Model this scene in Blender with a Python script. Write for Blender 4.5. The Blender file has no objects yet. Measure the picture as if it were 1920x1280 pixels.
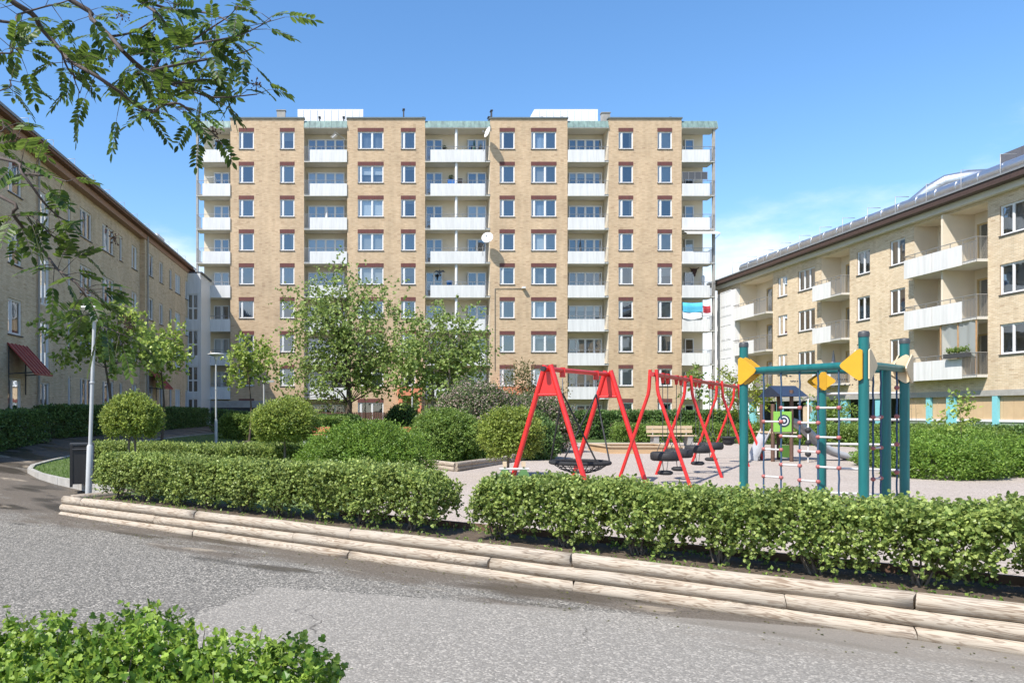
import bpy, bmesh, math, random
import numpy as np
from mathutils import Vector, Matrix
R = math.radians
rng = np.random.default_rng(7)
random.seed(7)
scene = bpy.context.scene
col = scene.collection

# ------------------------------------------------------------------ camera
F = 1450.0; CX = 680.0; HY = 772.0; EYE = 1.9          # focal (px of 1920), vanishing point, eye height
cam = bpy.data.cameras.new("camera"); camo = bpy.data.objects.new("camera", cam); col.objects.link(camo)
camo.location = (0, 0, EYE); camo.rotation_euler = (R(90), 0, 0)
cam.sensor_width = 36; cam.lens = F / 1920 * 36
cam.shift_x = (960 - CX) / 1920; cam.shift_y = (HY - 640) / 1920
cam.clip_start = 0.05; cam.clip_end = 3000
scene.camera = camo

# ------------------------------------------------------------------ world, sun, exposure
SUN = Vector((-1.0, -0.82, 1.68)).normalized()          # towards the sun
w = bpy.data.worlds.new("World"); scene.world = w; w.use_nodes = True
nt = w.node_tree; nt.nodes.clear()
N_ = nt.nodes.new; L_ = nt.links.new
out = N_('ShaderNodeOutputWorld'); bg = N_('ShaderNodeBackground'); sky = N_('ShaderNodeTexSky')
sky.sky_type = 'NISHITA'; sky.sun_disc = False
sky.sun_elevation = math.asin(SUN.z); sky.sun_rotation = math.atan2(SUN.x, SUN.y) % (2 * math.pi)
sky.altitude = 50; sky.air_density = 1.0; sky.dust_density = 0.7; sky.ozone_density = 2.6
bg.inputs[1].default_value = 0.148
tc = N_('ShaderNodeTexCoord'); mp = N_('ShaderNodeMapping'); mp.inputs['Scale'].default_value = (1.2, 1.2, 3.2)
mp.inputs['Location'].default_value = (0.35, 0.1, 0.0)
no = N_('ShaderNodeTexNoise'); no.inputs['Scale'].default_value = 2.6; no.inputs['Detail'].default_value = 10; no.inputs['Roughness'].default_value = 0.6
sep = N_('ShaderNodeSeparateXYZ')
low = N_('ShaderNodeMapRange'); low.inputs[1].default_value = 0.17; low.inputs[2].default_value = 0.36; low.inputs[3].default_value = 0.27; low.inputs[4].default_value = -0.40
add = N_('ShaderNodeMath'); add.operation = 'ADD'
side = N_('ShaderNodeMapRange'); side.inputs[1].default_value = 0.15; side.inputs[2].default_value = 0.6; side.inputs[3].default_value = -0.16; side.inputs[4].default_value = 0.12
add2 = N_('ShaderNodeMath'); add2.operation = 'ADD'
rmp = N_('ShaderNodeMapRange'); rmp.inputs[1].default_value = 0.48; rmp.inputs[2].default_value = 0.86; rmp.interpolation_type = 'SMOOTHSTEP'
mx = N_('ShaderNodeMix'); mx.data_type = 'RGBA'; mx.inputs[7].default_value = (5.0, 5.3, 5.6, 1)
L_(tc.outputs['Generated'], mp.inputs[0]); L_(mp.outputs[0], no.inputs['Vector']); L_(tc.outputs['Generated'], sep.inputs[0])
L_(sep.outputs[2], low.inputs[0]); L_(sep.outputs[0], side.inputs[0])
L_(no.outputs['Fac'], add.inputs[0]); L_(low.outputs[0], add.inputs[1]); L_(add.outputs[0], add2.inputs[0]); L_(side.outputs[0], add2.inputs[1])
L_(add2.outputs[0], rmp.inputs[0]); hsv = N_('ShaderNodeHueSaturation'); hsv.inputs['Saturation'].default_value = 1.2; L_(sky.outputs[0], hsv.inputs['Color'])
L_(rmp.outputs[0], mx.inputs[0]); L_(hsv.outputs[0], mx.inputs[6])
L_(mx.outputs[2], bg.inputs[0]); L_(bg.outputs[0], out.inputs[0])
sl = bpy.data.lights.new("sun", 'SUN'); sl.energy = 4.6; sl.angle = R(0.55); sl.color = (1.0, 0.95, 0.87)
so = bpy.data.objects.new("sun", sl); col.objects.link(so); so.location = (-30, -20, 45)
so.rotation_euler = SUN.to_track_quat('Z', 'Y').to_euler()
vs = scene.view_settings; vs.view_transform = 'Standard'; vs.look = 'None'; vs.exposure = 0.74; vs.gamma = 1; vs.use_curve_mapping = False

# ------------------------------------------------------------------ helpers
def ss(t, a, b):
    t = min(1, max(0, (t - a) / (b - a))); return t * t * (3 - 2 * t)
def hgt(x, y):                                            # raised lawn / playground level
    return 0.3 + ss(y, 14, 30) * (0.14 + 0.45 * ss(-x, 4, 11))
def pth(x, y):                                            # asphalt level
    return hgt(x, y) - 0.3 * (1 - ss(y, 10, 24))
def gp(px, py, f=hgt):                                    # pixel -> point on the ground
    lo, hi = 2.0, 90.0
    k = (py - HY) / F; s = (px - CX) / F
    for _ in range(60):
        m = (lo + hi) / 2
        if EYE - k * m > f(s * m, m): lo = m
        else: hi = m
    return Vector((s * lo, lo, f(s * lo, lo)))
def at(px, py, d):                                        # pixel + depth -> point
    return Vector(((px - CX) * d / F, d, EYE - (py - HY) * d / F))

def tag(o, label=None, cat=None, group=None, kind=None):
    if label: o['label'] = label
    if cat: o['category'] = cat
    if group: o['group'] = group
    if kind: o['kind'] = kind
    return o
WLOC = {}
def empty(name, loc, label, cat, group=None):
    o = bpy.data.objects.new(name, None); col.objects.link(o); o.location = loc; o.empty_display_size = 0.2
    return tag(o, label, cat, group)
def put(name, me, mat=None, parent=None, loc=(0, 0, 0), rz=0.0, world=True):
    """link a mesh; with a parent, loc is in world space when world=True (parents are unrotated empties) else local"""
    o = bpy.data.objects.new(name, me); col.objects.link(o)
    if mat is not None and not me.materials: me.materials.append(mat)
    o.location = loc; o.rotation_euler = (0, 0, rz)
    if parent is not None:
        o.parent = parent
        if world: o.location = Vector(loc) - parent.location
    return o

class MB:
    def __init__(s): s.v = []; s.f = []; s.smooth = []
    def add(s, vs, fs, sm=False):
        b = len(s.v); s.v += [tuple(v) for v in vs]; s.f += [tuple(i + b for i in f) for f in fs]; s.smooth += [sm] * len(fs); return s
    def quad(s, a, b, c, d): return s.add([a, b, c, d], [(0, 1, 2, 3)])
    def box(s, x0, x1, y0, y1, z0, z1):
        v = [(x0, y0, z0), (x1, y0, z0), (x1, y1, z0), (x0, y1, z0), (x0, y0, z1), (x1, y0, z1), (x1, y1, z1), (x0, y1, z1)]
        return s.add(v, [(0, 3, 2, 1), (4, 5, 6, 7), (0, 1, 5, 4), (1, 2, 6, 5), (2, 3, 7, 6), (3, 0, 4, 7)])
    def obox(s, p, q, wd, h, up=(0, 0, 1)):
        """box along p->q, width wd, height h centred on the line"""
        p = Vector(p); q = Vector(q); d = (q - p).normalized(); up = Vector(up)
        sd = d.cross(up)
        if sd.length < 1e-4: sd = Vector((1, 0, 0))
        sd.normalize(); u = sd.cross(d).normalized()
        sd *= wd / 2; u *= h / 2
        v = [p - sd - u, p + sd - u, p + sd + u, p - sd + u, q - sd - u, q + sd - u, q + sd + u, q - sd + u]
        return s.add(v, [(0, 1, 2, 3), (7, 6, 5, 4), (0, 4, 5, 1), (1, 5, 6, 2), (2, 6, 7, 3), (3, 7, 4, 0)])
    def tube(s, pts, rad, n=8, cap=True):
        pts = [Vector(p) for p in pts]; m = len(pts)
        if not hasattr(rad, '__len__'): rad = [rad] * m
        ref = None; rings = []
        for i, p in enumerate(pts):
            d = (pts[min(i + 1, m - 1)] - pts[max(i - 1, 0)]).normalized()
            if ref is None:
                ref = d.cross(Vector((0, 0, 1)))
                if ref.length < 1e-3: ref = Vector((1, 0, 0))
            a = (ref - d * ref.dot(d)).normalized(); b = d.cross(a); ref = a
            rings.append([p + (a * math.cos(2 * math.pi * k / n) + b * math.sin(2 * math.pi * k / n)) * rad[i] for k in range(n)])
        v = [x for r in rings for x in r]; f = []
        for i in range(m - 1):
            for k in range(n):
                f.append((i * n + k, i * n + (k + 1) % n, (i + 1) * n + (k + 1) % n, (i + 1) * n + k))
        s.add(v, f, True)
        if cap: s.add(rings[0], [tuple(range(n - 1, -1, -1))]); s.add(rings[-1], [tuple(range(n))])
        return s
    def lathe(s, prof, n=16, c=(0, 0, 0)):
        """prof: list of (r, z)"""
        v = []; f = []; m = len(prof)
        for r, z in prof:
            for k in range(n): v.append((c[0] + r * math.cos(2 * math.pi * k / n), c[1] + r * math.sin(2 * math.pi * k / n), c[2] + z))
        for i in range(m - 1):
            for k in range(n): f.append((i * n + k, i * n + (k + 1) % n, (i + 1) * n + (k + 1) % n, (i + 1) * n + k))
        return s.add(v, f, True)
    def torus(s, c, Rr, r, ax=(0, 0, 1), n=24, m=8):
        ax = Vector(ax).normalized(); a = ax.orthogonal().normalized(); b = ax.cross(a); v = []; f = []; c = Vector(c)
        for i in range(n):
            t = 2 * math.pi * i / n; e = a * math.cos(t) + b * math.sin(t)
            for j in range(m):
                u = 2 * math.pi * j / m; v.append(c + e * (Rr + r * math.cos(u)) + ax * r * math.sin(u))
        for i in range(n):
            for j in range(m): f.append((i * m + j, ((i + 1) % n) * m + j, ((i + 1) % n) * m + (j + 1) % m, i * m + (j + 1) % m))
        return s.add(v, f, True)
    def ball(s, c, r, n=10, m=6, sq=1.0):
        return s.lathe([(max(1e-4, r * math.sin(math.pi * i / m)), -r * sq * math.cos(math.pi * i / m)) for i in range(m + 1)], n, c)
    def prism(s, poly, axis_p, axis_d):
        """poly: list of 3D points (planar), extruded by vector axis_d"""
        n = len(poly); a = [Vector(p) + Vector(axis_p) for p in poly]; b = [p + Vector(axis_d) for p in a]
        return s.add(a + b, [tuple(range(n)), tuple(range(2 * n - 1, n - 1, -1))] + [(i, i + n, (i + 1) % n + n, (i + 1) % n) for i in range(n)])
    def mesh(s, name="mesh"):
        me = bpy.data.meshes.new(name); me.from_pydata(s.v, [], s.f)
        me.polygons.foreach_set('use_smooth', s.smooth); me.update()
        bm = bmesh.new(); bm.from_mesh(me); bmesh.ops.recalc_face_normals(bm, faces=bm.faces); bm.to_mesh(me); bm.free()
        return me

# ------------------------------------------------------------------ materials
MATS = {}
def mat(name, c, rough=0.6, var=0.12, scale=6.0, bump=0.0, bscale=40.0, metal=0.0, spec=0.5, stretch=(1, 1, 1), c2=None, detail=5, coat=0.0):
    if name in MATS: return MATS[name]
    m = bpy.data.materials.new(name); m.use_nodes = True; t = m.node_tree; b = t.nodes['Principled BSDF']
    b.inputs['Roughness'].default_value = rough; b.inputs['Metallic'].default_value = metal; b.inputs['Specular IOR Level'].default_value = spec
    b.inputs['Coat Weight'].default_value = coat
    tcn = t.nodes.new('ShaderNodeTexCoord'); mpn = t.nodes.new('ShaderNodeMapping'); mpn.inputs['Scale'].default_value = stretch
    t.links.new(tcn.outputs['Object'], mpn.inputs[0])
    if var or c2:
        n = t.nodes.new('ShaderNodeTexNoise'); n.inputs['Scale'].default_value = scale; n.inputs['Detail'].default_value = detail; n.inputs['Roughness'].default_value = 0.62
        t.links.new(mpn.outputs[0], n.inputs['Vector'])
        r = t.nodes.new('ShaderNodeValToRGB'); r.color_ramp.elements[0].position = 0.3; r.color_ramp.elements[1].position = 0.7
        a = c2 if c2 else [x * (1 - var) for x in c]
        bb = c if c2 else [min(1, x * (1 + var)) for x in c]
        r.color_ramp.elements[0].color = (*a, 1); r.color_ramp.elements[1].color = (*bb, 1)
        t.links.new(n.outputs['Fac'], r.inputs[0]); t.links.new(r.outputs[0], b.inputs['Base Color'])
    else: b.inputs['Base Color'].default_value = (*c, 1)
    if bump:
        n2 = t.nodes.new('ShaderNodeTexNoise'); n2.inputs['Scale'].default_value = bscale; n2.inputs['Detail'].default_value = 6
        t.links.new(mpn.outputs[0], n2.inputs['Vector'])
        bp = t.nodes.new('ShaderNodeBump'); bp.inputs['Strength'].default_value = bump; bp.inputs['Distance'].default_value = 0.02
        t.links.new(n2.outputs['Fac'], bp.inputs['Height']); t.links.new(bp.outputs[0], b.inputs['Normal'])
    MATS[name] = m; return m

def brick_mat(name, axis, c1, c2, mortar, dark):
    """running-bond brick laid in the facade plane; axis 'x' or 'y' is the horizontal direction"""
    m = bpy.data.materials.new(name); m.use_nodes = True; t = m.node_tree; b = t.nodes['Principled BSDF']; n = t.nodes.new; l = t.links.new
    b.inputs['Roughness'].default_value = 0.85; b.inputs['Specular IOR Level'].default_value = 0.25
    g = n('ShaderNodeNewGeometry'); s = n('ShaderNodeSeparateXYZ'); cb = n('ShaderNodeCombineXYZ')
    l(g.outputs['Position'], s.inputs[0]); l(s.outputs[0 if axis == 'x' else 1], cb.inputs[0]); l(s.outputs[2], cb.inputs[1])
    br = n('ShaderNodeTexBrick'); br.inputs['Scale'].default_value = 1.0
    br.inputs['Brick Width'].default_value = 0.26; br.inputs['Row Height'].default_value = 0.078; br.inputs['Mortar Size'].default_value = 0.007
    br.inputs['Mortar Smooth'].default_value = 0.2; br.inputs['Bias'].default_value = -0.1
    br.inputs['Color1'].default_value = (*c1, 1); br.inputs['Color2'].default_value = (*c2, 1); br.inputs['Mortar'].default_value = (*mortar, 1)
    l(cb.outputs[0], br.inputs['Vector'])
    # occasional burnt bricks: white noise per brick cell
    mp1 = n('ShaderNodeVectorMath'); mp1.operation = 'MULTIPLY'; mp1.inputs[1].default_value = (1 / 0.26, 1 / 0.078, 1)
    fl = n('ShaderNodeVectorMath'); fl.operation = 'FLOOR'; wn = n('ShaderNodeTexWhiteNoise'); wn.noise_dimensions = '2D'
    l(cb.outputs[0], mp1.inputs[0]); l(mp1.outputs[0], fl.inputs[0]); l(fl.outputs[0], wn.inputs['Vector'])
    r = n('ShaderNodeMapRange'); r.inputs[1].default_value = 0.93; r.inputs[2].default_value = 0.99; r.inputs[3].default_value = 0; r.inputs[4].default_value = 0.4
    l(wn.outputs['Value'], r.inputs[0])
    mix = n('ShaderNodeMix'); mix.data_type = 'RGBA'; mix.inputs[7].default_value = (*dark, 1); l(r.outputs[0], mix.inputs[0]); l(br.outputs['Color'], mix.inputs[6])
    # large soft weathering
    no = n('ShaderNodeTexNoise'); no.inputs['Scale'].default_value = 0.55; no.inputs['Detail'].default_value = 6; l(g.outputs['Position'], no.inputs['Vector'])
    mr = n('ShaderNodeMapRange'); mr.inputs[1].default_value = 0.3; mr.inputs[2].default_value = 0.75; mr.inputs[3].default_value = 0.80; mr.inputs[4].default_value = 1.12; sv = n('ShaderNodeVectorMath'); sv.operation = 'MULTIPLY'; sv.inputs[1].default_value = (3.0, 3.0, .35); l(g.outputs['Position'], sv.inputs[0]); n5 = n('ShaderNodeTexNoise'); n5.inputs['Scale'].default_value = .8; n5.inputs['Detail'].default_value = 5; l(sv.outputs[0], n5.inputs['Vector']); av5 = n('ShaderNodeMath'); av5.operation = 'ADD'; l(no.outputs['Fac'], av5.inputs[0]); l(n5.outputs['Fac'], av5.inputs[1]); hf = n('ShaderNodeMath'); hf.operation = 'MULTIPLY'; hf.inputs[1].default_value = .5; l(av5.outputs[0], hf.inputs[0]); l(hf.outputs[0], mr.inputs[0])
    mu = n('ShaderNodeMix'); mu.data_type = 'RGBA'; mu.blend_type = 'MULTIPLY'; mu.inputs[0].default_value = 1.0; l(mix.outputs[2], mu.inputs[6])
    cc = n('ShaderNodeCombineXYZ'); [l(mr.outputs[0], cc.inputs[i]) for i in range(3)]; l(cc.outputs[0], mu.inputs[7])
    l(mu.outputs[2], b.inputs['Base Color'])
    bp = n('ShaderNodeBump'); bp.inputs['Strength'].default_value = 0.5; bp.inputs['Distance'].default_value = 0.012; bp.invert = True
    l(br.outputs['Fac'], bp.inputs['Height']); l(bp.outputs[0], b.inputs['Normal'])
    return m
B_X = brick_mat('yellow_brick_front', 'x', (0.62, 0.45, 0.28), (0.51, 0.35, 0.207), (0.47, 0.40, 0.32), (0.25, 0.14, 0.085))
B_Y = brick_mat('yellow_brick_side', 'y', (0.68, 0.555, 0.39), (0.57, 0.44, 0.29), (0.44, 0.37, 0.28), (0.32, 0.2, 0.12))
def soldier_mat():
    m = bpy.data.materials.new('red_soldier_brick'); m.use_nodes = True; t = m.node_tree; b = t.nodes['Principled BSDF']; n = t.nodes.new; l = t.links.new
    b.inputs['Roughness'].default_value = 0.85
    g = n('ShaderNodeNewGeometry'); mp1 = n('ShaderNodeMapping'); mp1.inputs['Scale'].default_value = (1, 1, 1)
    br = n('ShaderNodeTexBrick'); br.offset = 0; br.inputs['Scale'].default_value = 1; br.inputs['Brick Width'].default_value = 0.085; br.inputs['Row Height'].default_value = 0.6
    br.inputs['Mortar Size'].default_value = 0.008; br.inputs['Color1'].default_value = (0.13, 0.032, 0.028, 1); br.inputs['Color2'].default_value = (0.09, 0.026, 0.026, 1); br.inputs['Mortar'].default_value = (0.2, 0.12, 0.1, 1)
    l(g.outputs['Position'], mp1.inputs[0]); l(mp1.outputs[0], br.inputs['Vector']); l(br.outputs['Color'], b.inputs['Base Color']); return m
SOLD = soldier_mat()
M_white = mat('white_paint', (0.66, 0.66, 0.655), 0.45, 0.03, 3)
M_cream = mat('cream_plaster', (0.66, 0.58, 0.45), 0.85, 0.06, 0.8)
M_panel = mat('white_balcony_panel', (0.62, 0.615, 0.60), 0.55, 0.11, 1.6, stretch=(4, 4, 0.35))
M_conc = mat('concrete', (0.33, 0.315, 0.29), 0.85, 0.15, 3, 0.2, 60)
M_soffit = mat('painted_slab_underside', (0.60, 0.57, 0.52), 0.8, 0.06, 1)
M_rail = mat('grey_rail_metal', (0.30, 0.30, 0.30), 0.45, 0.08, 8, metal=0.5)
M_copper = mat('green_copper', (0.22, 0.32, 0.29), 0.6, 0.25, 1.4, stretch=(3, 3, 0.6), c2=(0.10, 0.145, 0.14))
M_dark = mat('dark_metal', (0.05, 0.052, 0.055), 0.5, 0.1)
M_roomshade = mat('painted_room_shade', (0.045, 0.05, 0.055), 0.9, 0.3, 1.2)  # near-black colour paints in the shade of unlit interiors
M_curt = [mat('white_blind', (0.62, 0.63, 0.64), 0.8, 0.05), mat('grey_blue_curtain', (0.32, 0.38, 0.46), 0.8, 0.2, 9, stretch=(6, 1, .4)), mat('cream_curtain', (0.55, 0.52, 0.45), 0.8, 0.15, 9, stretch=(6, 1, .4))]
for _m in M_curt + [M_roomshade]:
    _t = _m.node_tree; _b = _t.nodes['Principled BSDF']; _l = _b.inputs['Base Color'].links[0].from_socket; _o = _t.nodes.new('ShaderNodeObjectInfo'); _r = _t.nodes.new('ShaderNodeMapRange'); _r.inputs[3].default_value = .35 if _m is not M_roomshade else .5; _r.inputs[4].default_value = 1.1 if _m is not M_roomshade else 2.4
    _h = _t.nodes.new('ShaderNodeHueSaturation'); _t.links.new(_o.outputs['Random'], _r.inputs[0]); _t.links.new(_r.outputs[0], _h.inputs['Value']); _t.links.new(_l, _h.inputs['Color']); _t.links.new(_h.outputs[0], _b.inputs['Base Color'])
M_brownwood = mat('brown_stained_wood', (0.16, 0.075, 0.04), 0.7, 0.25, 3, stretch=(1, 6, 1))
M_yframe = mat('ochre_window_frame', (0.42, 0.30, 0.13), 0.5, 0.08)
M_steel = mat('galvanised_steel', (0.50, 0.52, 0.55), 0.33, 0.06, 2, metal=0.9)
M_lampgrey = mat('grey_pole_paint', (0.40, 0.41, 0.41), 0.45, 0.06, 5)
M_black = mat('black_rubber', (0.02, 0.02, 0.022), 0.7, 0.2, 20, 0.1, 80)
M_red = mat('red_powder_coat', (0.56, 0.022, 0.02), 0.38, 0.16, 4, coat=0.15)
M_teal = mat('teal_stained_post', (0.008, 0.115, 0.115), 0.36, 0.18, 4, 0.08, 30, stretch=(3, 3, .4))
M_yellow = mat('yellow_plate', (0.58, 0.31, 0.02), 0.4, 0.05)
M_tan = mat('tan_plate', (0.58, 0.46, 0.30), 0.5, 0.06)
M_rope = mat('blue_rope', (0.03, 0.07, 0.13), 0.8, 0.3, 60, 0.4, 150)
M_knob = mat('pink_red_connector', (0.33, 0.10, 0.09), 0.55, 0.2, 30)
M_alu = mat('pale_alu_rung', (0.52, 0.50, 0.48), 0.4, 0.06)
M_bark = mat('bark', (0.085, 0.062, 0.045), 0.9, 0.35, 14, 0.6, 60, stretch=(1, 1, .3))
M_bark2 = mat('grey_bark', (0.16, 0.13, 0.105), 0.9, 0.3, 14, 0.6, 60, stretch=(1, 1, .3))
M_redroof = mat('red_sheet_metal', (0.30, 0.045, 0.04), 0.4, 0.08, 3)
M_salmon = mat('salmon_canopy', (0.62, 0.22, 0.12), 0.6, 0.08)
M_plasticg = mat('lime_green_panel', (0.25, 0.50, 0.08), 0.4, 0.04)
M_slate = mat('blue_black_panel', (0.025, 0.035, 0.06), 0.4, 0.1)
M_brownpost = mat('brown_post', (0.11, 0.06, 0.04), 0.6, 0.2, 10)
M_turq = mat('turquoise_column', (0.20, 0.50, 0.54), 0.6, 0.05)
M_tanpanel = mat('tan_cladding', (0.52, 0.37, 0.22), 0.7, 0.07, 2)
M_sage = mat('sage_cladding', (0.22, 0.27, 0.19), 0.7, 0.08, 2)

def glass_mat():
    m = bpy.data.materials.new('window_glass'); m.use_nodes = True; t = m.node_tree; t.nodes.clear(); n = t.nodes.new; l = t.links.new
    o = n('ShaderNodeOutputMaterial'); mixs = n('ShaderNodeMixShader'); tr = n('ShaderNodeBsdfTransparent'); gl = n('ShaderNodeBsdfGlossy')
    tr.inputs[0].default_value = (0.78, 0.84, 0.86, 1); gl.inputs[0].default_value = (0.92, 0.96, 1, 1); gl.inputs['Roughness'].default_value = 0.02
    fr = n('ShaderNodeFresnel'); fr.inputs[0].default_value = 1.9
    ad = n('ShaderNodeMath'); ad.operation = 'ADD'; ad.inputs[1].default_value = 0.10; ad.use_clamp = True
    nz = n('ShaderNodeTexNoise'); nz.inputs['Scale'].default_value = 1.4; bp = n('ShaderNodeBump'); bp.inputs['Strength'].default_value = 0.06; bp.inputs['Distance'].default_value = 0.05
    g = n('ShaderNodeNewGeometry'); l(g.outputs['Position'], nz.inputs['Vector']); l(nz.outputs[0], bp.inputs['Height']); l(bp.outputs[0], gl.inputs['Normal'])
    l(fr.outputs[0], ad.inputs[0]); l(ad.outputs[0], mixs.inputs[0]); l(tr.outputs[0], mixs.inputs[1]); l(gl.outputs[0], mixs.inputs[2]); l(mixs.outputs[0], o.inputs[0]); return m
M_glass = glass_mat()

def leaf_mat(name, dark, light, trans=0.42, rough=0.42, flower=None, ffrac=0.0):
    m = bpy.data.materials.new(name); m.use_nodes = True; t = m.node_tree; n = t.nodes.new; l = t.links.new
    b = t.nodes['Principled BSDF']; o = t.nodes['Material Output']
    g = n('ShaderNodeNewGeometry'); r = n('ShaderNodeValToRGB'); e = r.color_ramp.elements
    e[0].color = (*dark, 1); e[1].color = (*light, 1); e[0].position = 0.05; e[1].position = 0.95
    if flower:
        e[1].position = 1 - ffrac - 0.02; k = e.new(1 - ffrac); k.color = (*flower, 1)
    l(g.outputs['Random Per Island'], r.inputs[0])
    no = n('ShaderNodeTexNoise'); no.inputs['Scale'].default_value = 2.2; no.inputs['Detail'].default_value = 2; l(g.outputs['Position'], no.inputs['Vector'])
    mr = n('ShaderNodeMapRange'); mr.inputs[1].default_value = 0.3; mr.inputs[2].default_value = 0.7; mr.inputs[3].default_value = 0.78; mr.inputs[4].default_value = 1.2; l(no.outputs['Fac'], mr.inputs[0])
    hs = n('ShaderNodeHueSaturation'); l(r.outputs[0], hs.inputs['Color']); l(mr.outputs[0], hs.inputs['Value'])
    l(hs.outputs[0], b.inputs['Base Color']); b.inputs['Roughness'].default_value = rough; b.inputs['Specular IOR Level'].default_value = 0.35
    tr = n('ShaderNodeBsdfTranslucent'); hs2 = n('ShaderNodeHueSaturation'); hs2.inputs['Value'].default_value = 1.25; hs2.inputs['Hue'].default_value = 0.485
    l(hs.outputs[0], hs2.inputs['Color']); l(hs2.outputs[0], tr.inputs[0])
    ms = n('ShaderNodeMixShader'); ms.inputs[0].default_value = trans; l(b.outputs[0], ms.inputs[1]); l(tr.outputs[0], ms.inputs[2]); l(ms.outputs[0], o.inputs[0])
    return m
LF_hedge = leaf_mat('hedge_leaves', (0.10, 0.165, 0.035), (0.40, 0.48, 0.14))
LF_near = leaf_mat('currant_leaves', (0.08, 0.17, 0.02), (0.30, 0.42, 0.07), 0.4, 0.4)
LF_dark = leaf_mat('dark_hedge_leaves', (0.05, 0.10, 0.028), (0.15, 0.25, 0.065), 0.25)
LF_mid = leaf_mat('shrub_leaves', (0.08, 0.15, 0.028), (0.26, 0.36, 0.08))
LF_jun = leaf_mat('soft_shrub_leaves', (0.085, 0.17, 0.025), (0.24, 0.36, 0.06))
LF_topi = leaf_mat('topiary_leaves', (0.11, 0.17, 0.03), (0.36, 0.43, 0.09))
LF_tree = leaf_mat('cherry_leaves', (0.12, 0.19, 0.045), (0.34, 0.43, 0.13))
LF_young = leaf_mat('young_tree_leaves', (0.14, 0.22, 0.04), (0.44, 0.54, 0.13))
LF_rowan = leaf_mat('rowan_leaflets', (0.025, 0.06, 0.01), (0.13, 0.21, 0.035), 0.42, 0.45)  # leaf colour darkened to paint in the backlit look
LF_flow = leaf_mat('blossom_shrub_leaves', (0.05, 0.09, 0.025), (0.15, 0.20, 0.07), 0.3, 0.5, (0.50, 0.38, 0.33), 0.26)
LF_pale = leaf_mat('yellow_green_leaves', (0.12, 0.18, 0.02), (0.34, 0.38, 0.05))
LF_grass = leaf_mat('grass_blades', (0.06, 0.13, 0.02), (0.17, 0.27, 0.05))

# ------------------------------------------------------------------ foliage
T_OV = (np.array([[0, 0, 0], [0.32, 0.42, 0.09], [0, 1, 0], [-0.32, 0.42, 0.09]]), [(0, 1, 2), (0, 2, 3)])
T_RND = (np.array([[0, 0, 0], [0.42, 0.30, 0.10], [0.36, 0.78, 0.06], [0, 1.0, -0.04], [-0.36, 0.78, 0.06], [-0.42, 0.30, 0.10]]), [(0, 1, 2, 3), (0, 3, 4, 5)])
T_LOB = (np.array([[0, 0, 0], [0.40, 0.06, 0.05], [0.52, 0.42, 0.10], [0.27, 0.50, 0.04], [0.30, 0.82, 0.08], [0, 1.02, -0.05], [-0.30, 0.82, 0.08], [-0.27, 0.50, 0.04], [-0.52, 0.42, 0.10], [-0.40, 0.06, 0.05], [0, 0.45, -0.02]]),
         [(0, 1, 2, 10), (2, 3, 10), (3, 4, 5, 10), (5, 6, 7, 10), (7, 8, 10), (8, 9, 0, 10)])
def unit(v): return v / np.maximum(1e-9, np.linalg.norm(v, axis=1, keepdims=True))
def leaf_mesh(P, D, Nn, S, tpl, name='leaves'):
    """P base points, D growth directions, Nn face normals, S lengths"""
    tv, tf = tpl; n = len(P); m = len(tv)
    D = unit(D); X = unit(np.cross(D, Nn)); Z = np.cross(X, D)
    V = P[:, None, :] + S[:, None, None] * (tv[None, :, 0:1] * X[:, None, :] + tv[None, :, 1:2] * D[:, None, :] + tv[None, :, 2:3] * Z[:, None, :])
    me = bpy.data.meshes.new(name)
    me.vertices.add(n * m); me.vertices.foreach_set('co', V.reshape(-1).astype(np.float32))
    fl = np.array([i for f in tf for i in f]); lens = np.array([len(f) for f in tf]); nl = len(fl)
    L = (fl[None, :] + (np.arange(n) * m)[:, None]).reshape(-1)
    me.loops.add(n * nl); me.loops.foreach_set('vertex_index', L.astype(np.int32))
    lt = np.tile(lens, n); st = np.concatenate([[0], np.cumsum(lt)[:-1]])
    me.polygons.add(n * len(tf)); me.polygons.foreach_set('loop_start', st.astype(np.int32)); me.polygons.foreach_set('loop_total', lt.astype(np.int32))
    me.polygons.foreach_set('use_smooth', np.zeros(n * len(tf), dtype=bool))
    me.update(calc_edges=True); me.validate(); return me
def sprigs(P, Nn, tw, k, ls, tpl, jit=0.6, upb=0.25):
    """at every point a twig of length tw growing along Nn, with k leaves along it"""
    n = len(P); dirs = unit(unit(Nn) + jit * rng.normal(size=(n, 3)) + np.array([0, 0, upb]))
    t = (np.arange(k) + 0.5) / k
    base = P[:, None, :] + dirs[:, None, :] * (t[None, :, None] - 0.35) * tw * rng.uniform(0.6, 1.4, size=(n, 1, 1))
    base = base.reshape(-1, 3); dd = np.repeat(dirs, k, axis=0); q = len(base)
    D = unit(0.55 * dd + rng.normal(size=(q, 3)) * 0.75)
    Nf = unit(np.repeat(unit(Nn), k, axis=0) * 0.6 + np.array([0, 0, 0.55]) + rng.normal(size=(q, 3)) * 0.55)
    S = ls * rng.uniform(0.6, 1.25, size=q)
    return leaf_mesh(base, D, Nf, S, tpl)
def lump(P, f=2.2, s=0.0):
    x, y, z = P[:, 0] * f + s, P[:, 1] * f + 1.7 * s, P[:, 2] * f
    return (np.sin(1.3 * x + 0.7 * y) * np.cos(1.1 * y - 0.6 * z) + 0.6 * np.sin(2.7 * x - 1.9 * z + 1) * np.sin(2.3 * y + 1.3 * z) + 0.4 * np.sin(5.1 * x + 4.3 * y + 3.7 * z)) / 2
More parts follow.
